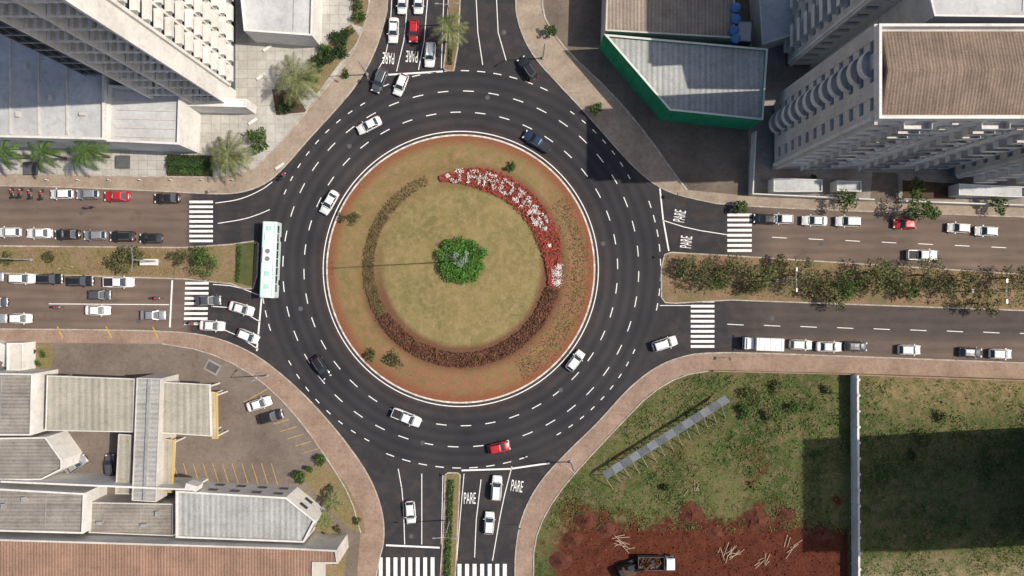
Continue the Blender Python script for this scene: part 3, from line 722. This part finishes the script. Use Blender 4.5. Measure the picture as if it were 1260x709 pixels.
def building(name,roofpx,h,wall,roof,par=.5,pw=.25,win=True,parmat=None,acs=0):
    pts=WP(roofpx,h); e=empty(name)
    m=MB(); prism(m,pts,0,h-par,0,1); m.build('walls',[wall,roof],e)
    if par>0:
        m=MB(); parapet(m,pts,h-par,h,pw,0); m.build('parapet',[parmat or wall],e)
    if acs:
        m=MB(); xs=[p[0] for p in pts]; ys=[p[1] for p in pts]
        for _ in range(acs): ac(m,random.uniform(min(xs)+1.5,max(xs)-1.5),random.uniform(min(ys)+1.5,max(ys)-1.5),h-par)
        x=random.uniform(min(xs)+2,max(xs)-2); m.seg((x,min(ys)+1),(x+.2,max(ys)-1),.09,h-par,h-par+.09,0)
        m.build('roof_plant',[M_galv],e)
    if win:
        p=pts if area(pts)>0 else pts[::-1]; m=MB()
        for i in range(len(p)):
            a,b=p[i],p[(i+1)%len(p)]; L=math.hypot(b[0]-a[0],b[1]-a[1]); k=int(L/3.2)
            for q in range(k):
                t=(q+.5)/k; x,y=a[0]+(b[0]-a[0])*t,a[1]+(b[1]-a[1])*t
                zz=1.7
                while zz<h-1.2:
                    m.box(x,y,zz,1.5,.1,1.1,math.atan2(b[1]-a[1],b[0]-a[0]),0); zz+=3
        if m.f: m.build('windows',[M_glass],e)
    return e
def facade(mb,p0,p1,z0,z1,fh,bay,mi_sp,mi_pier,prot=.3,sp=1.3,pier=.5,off=.0):
    dx,dy=p1[0]-p0[0],p1[1]-p0[1]; L=math.hypot(dx,dy); n=int((z1-z0)/fh)
    for i in range(n+1):
        z=z0+i*fh
        mb.seg(p0,p1,prot,z-sp/2,z+sp/2,mi_sp,off=-prot/2)
    k=max(1,int(L/bay))
    ang=math.atan2(dy,dx); nx,ny=dy/L,-dx/L
    for i in range(k+1):
        t=i/k; x,y=p0[0]+dx*t+nx*(prot+.06)/2,p0[1]+dy*t+ny*(prot+.06)/2
        mb.box(x,y,(z0+z1)/2,pier,prot+.06,z1-z0+.3,ang,mi_pier)
# --- NE main tower
e=empty('apartment_tower'); H=38.0
x0,ys=W(950,205); x1,yn=W(1165,130)
m=MB(); prism(m,[(x0,ys),(x1,ys),(x1,yn),(x0,yn)],0,H-1,0,1); m.build('core',[M_glassb,M_wallc],e)
m=MB()
facade(m,(x0,ys),(x1,ys),3,H-1.2,2.9,4.3,0,0,.35,1.6,1.8)
facade(m,(x0,yn),(x0,ys),3,H-1.2,2.9,3.4,1,1,.35,1.7,1.9)
m.seg((x0,ys),(x1,ys),.5,0,2.4,1,off=-.25)
for i in range(12):
    z=3.2+i*2.9
    for fx in (.18,.5,.82):
        bx=x0+(x1-x0)*fx
        m.box(bx,ys-.85,z,3.6,1.0,.16,0,0); m.box(bx,ys-1.32,z+.55,3.6,.07,1.0,0,2)
        for s in (-1,1): m.box(bx+s*1.77,ys-.85,z+.55,.07,1.0,1.0,0,0)
    # air-conditioners clipped to the wall
    for fx in (.33,.66): m.box(x0+(x1-x0)*fx+random.uniform(-.3,.3),ys-.62,z+1.0,.8,.4,.5,0,1)
m.build('south_facade',[M_wallw,M_wallc,M_glassb],e)
m=MB()
for i in range(12):
    z=3.2+i*2.9
    for fy,rr in ((.36,1.75),):
        by=yn+(ys-yn)*fy
        arc=[(x0-.3-rr*.8*math.sin(math.pi*k/12),by+rr*math.cos(math.pi*k/12)) for k in range(13)]
        prism(m,arc,z-.12,z+.06,0,0)
        for a,b in zip(arc[:-1],arc[1:]): m.seg(a,b,.1,z+.061,z+1.05,0)
m.build('rounded_balconies',[M_wallw],e)
m=MB(); rp=[(x0-.5,ys-.5),(x1+.5,ys-.5),(x1+.5,yn+.5),(x0-.5,yn+.5)]
prism(m,rp,H-1,H-.6,0,1)
parapet(m,rp,H-.6,H+.35,.35,0)
m.build('parapet',[M_wallw,M_wallc],e)
m=MB(); ymid=(ys+yn)/2
m.poly([(x0+.3,ys+.2,H-.45),(x1-.3,ys+.2,H-.45),(x1-.3,ymid,H+.9),(x0+.3,ymid,H+.9)]); m.poly([(x0+.3,ymid,H+.9),(x1-.3,ymid,H+.9),(x1-.3,yn-.2,H-.45),(x0+.3,yn-.2,H-.45)])
for xx in (x0+.3,x1-.3): m.poly([(xx,ys+.2,H-.45),(xx,yn-.2,H-.45),(xx,ymid,H+.9)])
m.build('tiled_roof',[M_roofbr],e)
# --- east block
e=empty('apartment_tower'); H2=31.0
a0,b0=W(1168,218); a1,b1=W(1400,150)
m=MB(); prism(m,[(a0,b0),(a1,b0),(a1,b1),(a0,b1)],0,H2,0,1); m.build('core',[M_glassb,M_wallc],e)
m=MB(); facade(m,(a0,b0),(a1,b0),3,H2,2.9,3.6,0,0,.35,1.5,1.2); facade(m,(a0,b1),(a0,b0),3,H2,2.9,3.0,1,1,.3,1.7,1.4)
for i in range(9):
    for fx in (.12,.34,.56): m.box(a0+(a1-a0)*fx,b0-.95,3.2+i*2.9,3.4,1.2,.16,0,0); m.box(a0+(a1-a0)*fx,b0-1.5,3.75+i*2.9,3.4,.07,1.0,0,0)
parapet(m,[(a0-.3,b0-.3),(a1+.3,b0-.3),(a1+.3,b1+.3),(a0-.3,b1+.3)],H2-.2,H2+1,.3,0)
m.build('facade',[M_wallw,M_wallc],e)
# --- north tower
e=empty('apartment_tower'); H3=36.0
a0,b0=W(966,82); a1,b1=W(1085,-30)
m=MB(); prism(m,[(a0,b0),(a1,b0),(a1,b1),(a0,b1)],0,H3,0,1); m.build('core',[M_glassb,M_wallc],e)
m=MB(); facade(m,(a0,b0),(a1,b0),3,H3,2.9,3.2,0,0,.35,1.5,1.2); facade(m,(a0,b1),(a0,b0),3,H3,2.9,3.4,1,1,.35,1.7,1.7)
for i in range(11):
    for fy in (.2,.6): m.box(a0-.85,b0+(b1-b0)*fy,3.2+i*2.9,1.2,3.6,.16,0,0); m.box(a0-1.42,b0+(b1-b0)*fy,3.75+i*2.9,.07,3.6,1.0,0,0)
parapet(m,[(a0-.3,b0-.3),(a1+.3,b0-.3),(a1+.3,b1+.3),(a0-.3,b1+.3)],H3-.2,H3+1,.3,0)
m.build('facade',[M_wallw,M_wallc],e)
building('annex_building',[(1130,-60),(1300,-60),(1300,22),(1150,20)],36,M_wallw,M_rooflt,win=False,acs=4)
# --- green warehouse
e=building('green_warehouse',[(743,42),(945,60),(939,148),(824,136)],7.5,M_green,M_roofgr,.45,.3,False)
m=MB(); rp=WP([(743,42),(945,60),(939,148),(824,136)],7.5); parapet(m,rp,7.503,7.56,.32,0)
for a,b in zip(rp,rp[1:]+rp[:1]):
    L=math.hypot(b[0]-a[0],b[1]-a[1])
    for k in range(int(L/2.5)+1):
        t=(k+.5)/(int(L/2.5)+1); m.box(a[0]+(b[0]-a[0])*t,a[1]+(b[1]-a[1])*t,3.6,.12,.14,7,math.atan2(b[1]-a[1],b[0]-a[0]),1)
m.build('roof_trim',[M_wallw,M_green],e)
building('warehouse',[(748,-60),(905,-60),(904,47),(745,38)],7,M_wallc,M_roofbrX,.3,.25,False)
building('storage_shed',[(908,25),(927,25),(925,52),(906,51)],6,M_walld,M_rooflt,.2,.15,False)
for px,py in [(907,8),(907,22),(905,36),(907,46)]:
    m=MB()
    x,y=W(px,py,8); m.cyl((x,y,6.2),(x,y,7.6),.75,.8,14,0); m.cyl((x,y,7.6),(x,y,7.85),.8,.35,14,0); m.cyl((x,y,0),(x,y,6.2),.3,.3,8,1)
    m.build('water_tank',[M_bluep,M_galv])
building('garage_building',[(930,-60),(992,-60),(985,40),(938,55)],5,M_wallw,M_rooflt,.4,.2,False)
building('warehouse',[(640,-160),(735,-160),(735,-70),(655,-70)],6,M_wallc,M_roofgr,.3)
m=MB(); m.seg(W(925,165),W(921,240),.2,0,2.4,0); m.seg(W(921,240),W(1070,247),.2,0,1.8,0); m.seg(W(1108,249),W(1400,259),.2,0,1.8,0); m.build('boundary_wall',[M_wallw])
for q,h in [([(952,219),(1012,221),(1012,236),(952,236)],3),([(1180,226),(1262,230),(1262,243),(1180,240)],3.2),([(1030,222),(1060,223),(1060,236),(1030,235)],3)]: building('gatehouse',q,h,M_wallw,M_rooflt,.3,.15,False)
patch('driveway',[(1073,212),(1104,213),(1106,250),(1070,248)],M_brownlot,2)
patch('garden_bed',[(1110,222),(1175,226),(1175,246),(1110,244)],M_soil,2)
# --- NW tower
e=empty('office_tower'); H4=56.0
tx0,ty0=W(140,108); tx1,ty1=W(212,-40); 
m=MB(); prism(m,[(tx0,ty0),(tx1,ty0),(tx1,ty1),(tx0,ty1)],0,H4,0,1)
ex,ey=W(290,112); ex1,ey1=W(290,-60)
prism(m,[(tx1+.01,ey),(ex,ey),(ex,ey1),(tx1+.01,ey1)],0,H4,0,1)
m.build('core',[M_glass,M_wallc],e)
m=MB(); facade(m,(tx0,ty0),(tx1,ty0),6,H4,3.1,1.3,0,0,.3,.75,.28)
for i in range(17):
    z=6+i*3.1
    m.seg((tx0,ty0),(tx1,ty0),.45,z-.1,z+.1,1,off=-.225)
m.build('dark_lattice',[M_walld,M_metal],e)
m=MB(); nb=10
for i in range(12):
    z=4.6+i*4.3
    m.box((tx1+ex)/2,ey-.5,z-.9,ex-tx1-.1,.9,.14,0,1)
    for k in range(nb):
        x=tx1+.6+(ex-tx1-1.2)*k/(nb-1)
        m.box(x,ey-1.65,z+.25,.4,3.2,.45,0,0)
    m.seg((tx1,ey-3.1),(ex,ey-3.1),.2,z+.1,z+.4,0)
for x in (tx1+.15,(tx1+ex)/2,ex-.12): m.box(x,ey-1.7,H4/2,.4,3.4,H4,0,0)
m.build('sunshade_fins',[M_wallw,M_wallc],e)
m=MB(); facade(m,(ex,ey),(ex,ey1),4,H4,3.1,3.4,0,0,.5,1.2,.5)
for i in range(17):
    z=5.0+i*3.1
    for k in range(5): m.box(ex+.9,ey+1.6+k*3.4,z,.9,2.6,.9,0,0)
parapet(m,[(tx0,ty0),(ex,ty0),(ex,ty1),(tx0,ty1)],H4,H4+1.2,.3,0)
m.build('east_facade',[M_wallw],e)
building('podium_building',[(-120,30),(128,42),(128,172),(-120,166)],9,M_wallw,M_rooflt,.7,.35,False)
e=building('podium_building',[(133,104),(222,112),(220,178),(130,174)],8,M_wallw,M_rooflt,.7,.35,False)
m=MB()
for k in range(6):
    p=W(140+k*0,112+k*11,8); q=W(215,114+k*11,8); m.seg(p,q,.15,7.31,7.5,0)
m.build('roof_joints',[M_wallc],e)
m=MB()
for px in (10,45,80): m.seg(W(px,48,9),W(px,165,9),.25,8.301,8.6,0)
for px,py in [(30,80),(60,120),(100,70),(100,140),(20,140)]: x,y=W(px,py,9); ac(m,x,y,8.301)
m.build('roof_fittings',[M_wallc])
building('entrance_building',[(292,-40),(386,-40),(384,44),(300,38)],6,M_wallw,M_rooflt,.5,.3,False,acs=2)
e=building('entrance_canopy',[(215,118),(304,122),(302,132),(216,130)],5,M_wallw,M_wallw,.2,.2,False)
for px,py in [(40,208),(153,200)]:
    m=MB(); m.box(*W(px,py),.4,2.2,2.2,.8,0,0); m.build('planter_box',[M_walld])
patch('hedge_bed',[(206,190),(262,192),(262,218),(206,217)],M_soil,2); hedge('hedge',[(208,200),(262,202)],2.6,1.1,L_dark,70); hedge('hedge',[(208,211),(262,212)],1.2,.8,L_green,70)
patch('hedge_bed',[(375,100),(408,48),(432,30),(444,48),(418,78),(390,116)],M_verge,2)
for q in [(383,98),(392,86),(402,74),(411,62),(420,50),(428,42),(400,58),(412,44),(421,62),(392,72)]: bush('bush',q[0],q[1],1.6,1.7,random.choice([L_green,L_dark]),420)
for q in [(440,6),(442,20),(438,-8)]: bush('bush',q[0],q[1],1.5,1.6,L_green,400)
patch('lawn',[(434,-40),(456,-40),(454,10),(446,34),(434,30)],M_verge,2)
patch('lawn',[(335,110),(362,112),(378,138),(340,142)],M_soil,2); bush('bush',352,130,2.2,1.4,L_dark,600)
tree('ornamental_tree',318,170,2.4,3.0,L_green,900,.2); bush('bush',425,90,1,1,L_green,200)
palm(365,97,4.5,5.5,30); palm(281,190,4.1,5.0,30)
palm(5,186,3.0,6.5,18,L_green); palm(52,187,3.2,6.5,18,L_green); palm(106,184,3.7,7,20,L_green); palm(553,37,3.2,6,20)
patch('lawn',[(-20,196),(130,196),(130,212),(-20,212)],M_plaza,2)
for px,py in [(330,60),(322,95),(312,150),(345,205),(240,182)]:
    m=MB(); x,y=W(px,py); m.box(x,y,.35,1.8,.5,.1,.6,0); m.box(x-.5,y-.34,.2,.12,.4,.3,.6,1); m.box(x+.5,y+.34,.2,.12,.4,.3,.6,1); m.build('park_bench',[M_wallw,M_walld])
for k in range(7):
    m=MB(); x,y=W(60+k*38,222); m.cyl((x,y,KZ),(x,y,.9),.09,.09,8,0); m.cyl((x,y,.9),(x,y,.98),.11,.05,8,0); m.build('bollard',[M_wallw])
# --- SW complex
def canopy(name,px,z,t,mat,fascia,cols=True):
    pts=WP(px,z); e=empty(name); m=MB(); prism(m,pts,z-t,z,1,0); m.build('roof',[mat,fascia],e)
    m=MB(); parapet(m,pts,z+.002,z+.1,.14,0); m.build('fascia',[fascia],e)
    c=MB(); 
    gx=sum(p[0] for p in pts)/len(pts); gy=sum(p[1] for p in pts)/len(pts)
    for p in pts: c.cyl((p[0]+(gx-p[0])*.12,p[1]+(gy-p[1])*.12,0),(p[0]+(gx-p[0])*.12,p[1]+(gy-p[1])*.12,z-t),.16,.16,8,0)
    c.build('columns',[M_wallw],e); return e
canopy('canopy_building',[(58,462),(166,466),(164,532),(56,530)],5.5,.5,M_rooftan,M_wallw)
canopy('canopy_building',[(200,470),(258,473),(260,537),(198,533)],5.3,.5,M_rooftan,M_wallw)
canopy('canopy_building',[(260,482),(267,483),(268,540),(261,540)],4.6,.4,M_rooftan,M_yelp)
canopy('canopy_building',[(200,540),(214,541),(212,606),(198,606)],4.5,.4,M_rooftan,M_yelp)
canopy('canopy_building',[(146,534),(162,535),(160,608),(142,608)],4.9,.4,M_rooftan,M_wallc)
e=building('ridge_roof_building',[(168,465),(198,466),(192,618),(162,616)],6.6,M_wallc,M_roofgrY,.15,.15,False)
m=MB(); m.seg(W(183,467,6.8),W(177,616,6.8),.4,6.46,6.8,0); m.build('ridge_cap',[M_galv],e)
building('shop_building',[(-80,458),(40,460),(38,536),(-80,536)],7,M_wallw,M_shgrey,.5,.25,False,acs=2)
building('shop_building',[(-80,540),(56,538),(76,566),(76,578),(50,591),(-80,591)],6,M_wallw,M_shgrey,.5,.25,False)
e=building('shop_building',[(-80,597),(104,607),(102,657),(-80,652)],7,M_wallw,M_shgrey,.6,.3,False,acs=2)
building('shop_building',[(109,618),(213,620),(213,660),(109,656)],5,M_wallc,M_shgrey,.4,.2,False,acs=3)
e=building('roofed_hall',[(216,604),(352,612),(388,641),(374,668),(216,662)],6.5,M_wallw,M_roofgr,.45,.3,True)
building('large_hall',[(-120,660),(352,674),(414,677),(416,694),(386,694),(384,900),(-120,900)],8,M_wallc,M_roofor,.35,.3,False)
m=MB(); m.seg(W(0,593,7),W(235,603,7),.3,0,6.9,0); m.seg(W(228,598,7.4),W(242,602,7.4),.9,5,7.4,0); m.build('party_wall',[M_wallw])
m=MB()
for k in range(5): m.box(*W(8+k*3,424+k*7),.3+.12*(5-k),4,.9,.6+.24*(5-k),-.4,0)
m.build('entrance_steps',[M_wallw])
building('kiosk',[(8,422),(28,422),(28,456),(8,456)],3.5,M_wallw,M_wallc,.3,.2,False)
patch('garden_bed',[(32,424),(66,424),(64,457),(32,457)],M_verge,2)
for q in [(40,432),(52,436),(46,448)]: bush('bush',q[0],q[1],.8,.8,L_green,170)
patch('garden_bed',[(372,586),(396,566),(424,592),(446,632),(450,656),(432,652),(400,622)],M_verge,2)
patch('garden_bed',[(375,600),(400,640),(428,665),(424,709),(405,709),(390,650),(365,620)],M_verge,2)
for q,rr in [((368,586),1.7),((396,566),1.2),((381,578),.9)]: bush('bush',q[0],q[1],rr,1.8,L_green,500)
palm(410,618,2.0,2.5,16); palm(398,640,1.8,2.2,14)
for q in [(440,642),(412,690),(400,660),(420,675),(405,600),(385,632),(416,652)]: bush('bush',q[0],q[1],.9,.9,L_olive,170)
hedge('hedge',[(245,600),(355,606)],1.0,.9,L_green,60)
m=MB(); x,y=W(262,452); m.box(x,y,KZ+.05,2.6,2.0,.1,-.5,0); m.box(x,y,KZ+.12,2.0,1.4,.05,-.5,1); m.build('drain_grate',[M_conc,M_walld])
# --- SE lot
m=MB(); m.seg(W(1047,460),W(1050,900),.35,0,2.6,0)
for k in range(14): m.box(*W(1047.3+k*.1,465+k*19),1.4,.5,.4,2.9,0,0)
m.build('boundary_wall',[M_wallw])
m=MB(); m.seg(W(876,456),W(1047,460),.2,0,1.0,0); m.seg(W(1047,460),W(1500,476),.2,0,1.6,0); m.build('boundary_wall',[M_redwalk])
def billboard():
    e=empty('billboard_panel'); m=MB(); p0=W(744,586,2); p1=W(895,491,2)
    dx,dy=p1[0]-p0[0],p1[1]-p0[1]; L=math.hypot(dx,dy); ux,uy=dx/L,dy/L; nx,ny=uy,-ux
    n=14
    for i in range(n):
        a=L*i/n; b=L*(i+1)/n-.05
        q=[(p0[0]+ux*a,p0[1]+uy*a),(p0[0]+ux*b,p0[1]+uy*b)]
        lo=[(x-nx*.8,y-ny*.8,2.0) for x,y in q]; hi=[(x+nx*.25,y+ny*.25,3.4) for x,y in q]
        m.poly([lo[0],lo[1],hi[1],hi[0]],i%2); m.poly([(v[0],v[1],v[2]-.08) for v in (lo[1],lo[0],hi[0],hi[1])],0)
        x,y=q[0]; m.cyl((x+nx*.25,y+ny*.25,3.3),(x+nx*3.4,y+ny*3.4,0),.07,.07,6,2); m.cyl((x+nx*.2,y+ny*.2,3.2),(x+nx*.2,y+ny*.2,0),.07,.07,6,2)
    m.build('panels',[M_galv,M_rooflt,M_roofbrX],e)
billboard()
m=MB()
for (cx_,cy_,nn,ln_) in [(760,668,9,3.2),(898,680,14,2.6),(975,672,5,3.5),(940,690,6,2.4),(855,600,4,2)]:
    for k in range(nn):
        x,y=W(cx_,cy_); x+=random.gauss(0,.9); y+=random.gauss(0,.7); a=random.gauss(-.3 if cx_<800 else 1.0,.4)
        m.box(x,y,KZ+.12+k*.05,ln_*random.uniform(.4,1.0),.1,.05,a,0)
m.build('timber_scraps',[surf('raw_timber',(.48,.38,.28),(.3,.22,.16),1)])
from mathutils import noise as mn
# dumped soil heaps
m=MB()
for (hx,hy,hr,hh) in [(720,640,2.4,1.0),(745,652,2.0,.8),(705,662,2.2,.9),(850,632,2.6,.9),(930,640,2.8,1.1),(965,632,2.0,.8),(1010,655,2.2,.8),(690,690,2.2,1.0),(880,655,1.8,.6)]:
    X_,Y_=W(hx,hy); nr_=5; ns_=16; rg=[]
    for i in range(nr_+1):
        f=i/nr_; row=[]
        for k in range(ns_):
            t=2*math.pi*k/ns_; q=1+.35*mn.noise(Vector((math.cos(t)*1.5+hx,math.sin(t)*1.5,i*.3)))
            row.append((X_+hr*f*q*math.cos(t),Y_+hr*f*q*math.sin(t)*.8,KZ-.05+hh*(1-f)**1.3*(1+.4*mn.noise(Vector((k*.9,i*.9,hx))))))
        rg.append(row)
    for i in range(nr_):
        for k in range(ns_): m.poly([rg[i][k],rg[i+1][k],rg[i+1][(k+1)%ns_],rg[i][(k+1)%ns_]])
m.build('soil_heaps',[surf('red_soil',(.12,.038,.022),(.07,.022,.014),.8,fine=4,bump=.8)])
m=MB()
for _ in range(2200):
    x=random.uniform(9,59); y=random.uniform(-62,-41+random.gauss(0,1)); m.leaf((x,y,KZ+random.uniform(0,.2)),random.uniform(.06,.22),.3,0,.9)
m.build('soil_clods',[leafmat('soil_clods',[(.07,.022,.014),(.11,.036,.022),(.15,.052,.032)],.95)])
def inpoly(x,y,p):
    c=False; n=len(p)
    for i in range(n):
        a,b=p[i],p[i-1]
        if (a[1]>y)!=(b[1]>y) and x<(b[0]-a[0])*(y-a[1])/(b[1]-a[1])+a[0]: c=not c
    return c
lotp=WP([(875,460),(838,466),(805,486),(768,524),(722,573),(688,613),(668,650),(1042,655),(1042,463)])
lotq=WP([(1056,466),(1290,474),(1290,740),(1056,740)])
def tufts(name,poly,n,mat,sz,thr=-.1,ns=.12):
    xs=[p[0] for p in poly]; ys_=[p[1] for p in poly]; m=MB(); c=0
    while c<n:
        x,y=random.uniform(min(xs),max(xs)),random.uniform(min(ys_),max(ys_))
        c+=1
        if not inpoly(x,y,poly): continue
        v=mn.noise(Vector((x*ns,y*ns,3)))
        if v<thr and random.random()<.9: continue
        for _ in range(3): m.leaf((x+random.gauss(0,.2),y+random.gauss(0,.2),KZ+random.uniform(.03,.15+max(0,v)*.9)),sz*random.uniform(.5,1.5),.6)
    m.build(name,[mat])
tufts('weeds',lotp,8000,L_grass,.13,0.0); tufts('weeds',lotq,7000,L_grass,.13,0.0)
tufts('weeds',lotp,4000,L_green,.16,.15,.16); tufts('weeds',lotq,3000,L_green,.16,.18,.16)
tufts('weeds',lotp,2400,L_bright,.13,.25,.2); tufts('weeds',lotq,1500,L_bright,.13,.27,.2)
for q,rr in [((930,488),2.8),((915,505),2.0),((1140,540),2.4),((955,478),1.8),((1005,560),1.2),((1160,515),1.8),((820,600),1.0),((945,512),1.6),((975,500),1.5),((1020,480),1.4),((1120,560),1.3)]:
    bush('shrub',q[0],q[1],rr,1.7,random.choice([L_green,L_grass,L_dark]),int(240*rr),.15)
def medtufts(name,path,w,n,mat):
    p=WP(path); m=MB()
    for _ in range(n):
        k=random.randrange(len(p)-1); t=random.random(); a,b=p[k],p[k+1]
        x=a[0]+(b[0]-a[0])*t; y=a[1]+(b[1]-a[1])*t+random.uniform(-w/2,w/2)
        if mn.noise(Vector((x*.3,y*.3,0)))<-.15: continue
        m.leaf((x,y,KZ+random.uniform(.02,.2)),random.uniform(.08,.2),.6)
    m.build(name,[mat])
medtufts('verge_tufts',[(-100,320),(225,324)],4.2,3500,L_grassd); medtufts('verge_tufts',[(825,342),(1260,360),(1400,364)],5.2,6000,L_olive)
for q in [(843,330,2.4,3),(865,338,3.2,4),(905,330,3.6,5),(885,345,2.6,3),(940,340,2.8,4),(985,338,3.6,5),(1010,355,2.4,3),(1040,350,3.2,4.5),(1080,335,3.4,5.5),(1102,348,3.0,4.5),(1142,338,3.6,5.5),(1165,352,2.3,3),(1212,374,2.8,4.5),(1250,342,3.3,5),(1030,368,2.2,3.4),(1185,345,2.2,3),(960,325,1.8,3),(1120,360,2.3,3),(925,352,2,3),(1060,352,2,3)]:
    tree('tree',q[0],q[1],q[2],q[3],random.choice([L_olive,L_olive,L_green,L_grass]),int(250*q[2]),.17)
for q in [(155,319,2.6,3.6),(168,314,1.8,3),(254,322,3.0,3.6),(222,316,1.8,3),(60,316,1.2,2),(8,318,1.4,2),(140,322,1.6,2.5),(244,314,1.8,3)]:
    tree('tree',q[0],q[1],q[2],q[3],L_olive if q[0] not in (254,244) else L_green,int(230*q[2]),.17)
for q in [(1130,258,2.8,5),(1148,262,1.8,4),(1042,247,2.4,4),(1228,252,1.8,3),(912,254,1.4,2.2),(733,135,1.3,2),(678,38,1.3,2),(1128,232,2.0,4),(1000,222,1.0,2)]:
    tree('tree',q[0],q[1],q[2],q[3],L_green,int(260*q[2]),.18)
hedge('hedge',[(556,590),(554,640),(551,709),(551,900)],1.0,.7,L_green,90,.15); hedge('hedge',[(557,20),(554,80)],.9,.5,L_olive,60,.13)
patch('shaded_grass_patch',[(290,300),(315,299),(311,353),(290,348)],surf('grass_bus_shade',(.07,.09,.03),(.11,.10,.04),.5,fine=6,bump=.5),1)  # median-tip grass; its dark green partly paints in the bus's shadow
hedge('hedge',[(296,303),(293,347)],.7,.5,L_green,60)
m=MB(); x,y=W(188,323); m.box(x,y,1.3,3.2,1.1,.12,0,0); 
for s in (-1,1): m.cyl((x+s*1.3,y,KZ),(x+s*1.3,y,1.25),.06,.06,6,1)
m.build('bus_shelter',[M_wallw,M_metal])
def sign(px,py,a,shape='tri'):
    m=MB(); m.cyl((0,0,0),(0,0,2.5),.035,.035,6,0); n={'tri':3,'oct':8,'rect':4}[shape]
    for r_,dz,mi in ((.42,.0,1),(.3,-.012,2)):
        pts=[(dz-.03,r_*math.sin(2*math.pi*(k+.5)/n),2.35+r_*math.cos(2*math.pi*(k+.5)/n)) for k in range(n)]
        m.poly(pts,mi)
    m.poly([(.0,.42*math.sin(2*math.pi*(k+.5)/n),2.35+.42*math.cos(2*math.pi*(k+.5)/n)) for k in range(n)][::-1],0)
    m.build('traffic_sign',[M_galv,PC['r'],PC['w']],loc=(*W(px,py),KZ),rot=math.radians(a))
for q in [(456,100,0,'oct'),(688,568,180,'rect'),(893,440,180,'rect'),(316,300,90,'tri'),(818,316,180,'tri'),(556,584,180,'tri'),(552,84,90,'tri'),(830,242,0,'oct'),(268,236,0,'rect'),(638,575+70,90,'oct')]: sign(*q)
# neighbouring block east of the field (its shadow falls over the field)
building('apartment_block',[(1650,628),(1850,628),(1850,850),(1650,850)],48,M_wallc,M_rooflt,.8,.3,True)
# ---------------------------------------------------------------- camera, light
cam=bpy.data.cameras.new('camera'); co=bpy.data.objects.new('camera',cam); scene.collection.objects.link(co)
cam.sensor_width=36; cam.lens=36*D/(1260/S); cam.clip_end=4000; co.location=(0,0,D); co.rotation_euler=(0,0,0); scene.camera=co
el,az=math.radians(50),math.radians(3)
sv=Vector((math.cos(el)*math.cos(az),math.cos(el)*math.sin(az),math.sin(el)))
sl=bpy.data.lights.new('sun','SUN'); sl.energy=4.5; sl.angle=math.radians(.5); sl.color=(1,.91,.78)
so=bpy.data.objects.new('sun',sl); scene.collection.objects.link(so); so.rotation_euler=sv.to_track_quat('Z','Y').to_euler()
w=bpy.data.worlds.new('World'); scene.world=w; w.use_nodes=True; nt=w.node_tree
sk=nt.nodes.new('ShaderNodeTexSky'); sk.sky_type='NISHITA'; sk.sun_disc=False; sk.sun_elevation=el; sk.sun_rotation=math.radians(90)-az; sk.dust_density=3.0
nt.links.new(sk.outputs[0],nt.nodes['Background'].inputs[0]); nt.nodes['Background'].inputs[1].default_value=.11
scene.view_settings.view_transform='Standard'; scene.view_settings.look='None'; scene.view_settings.exposure=0
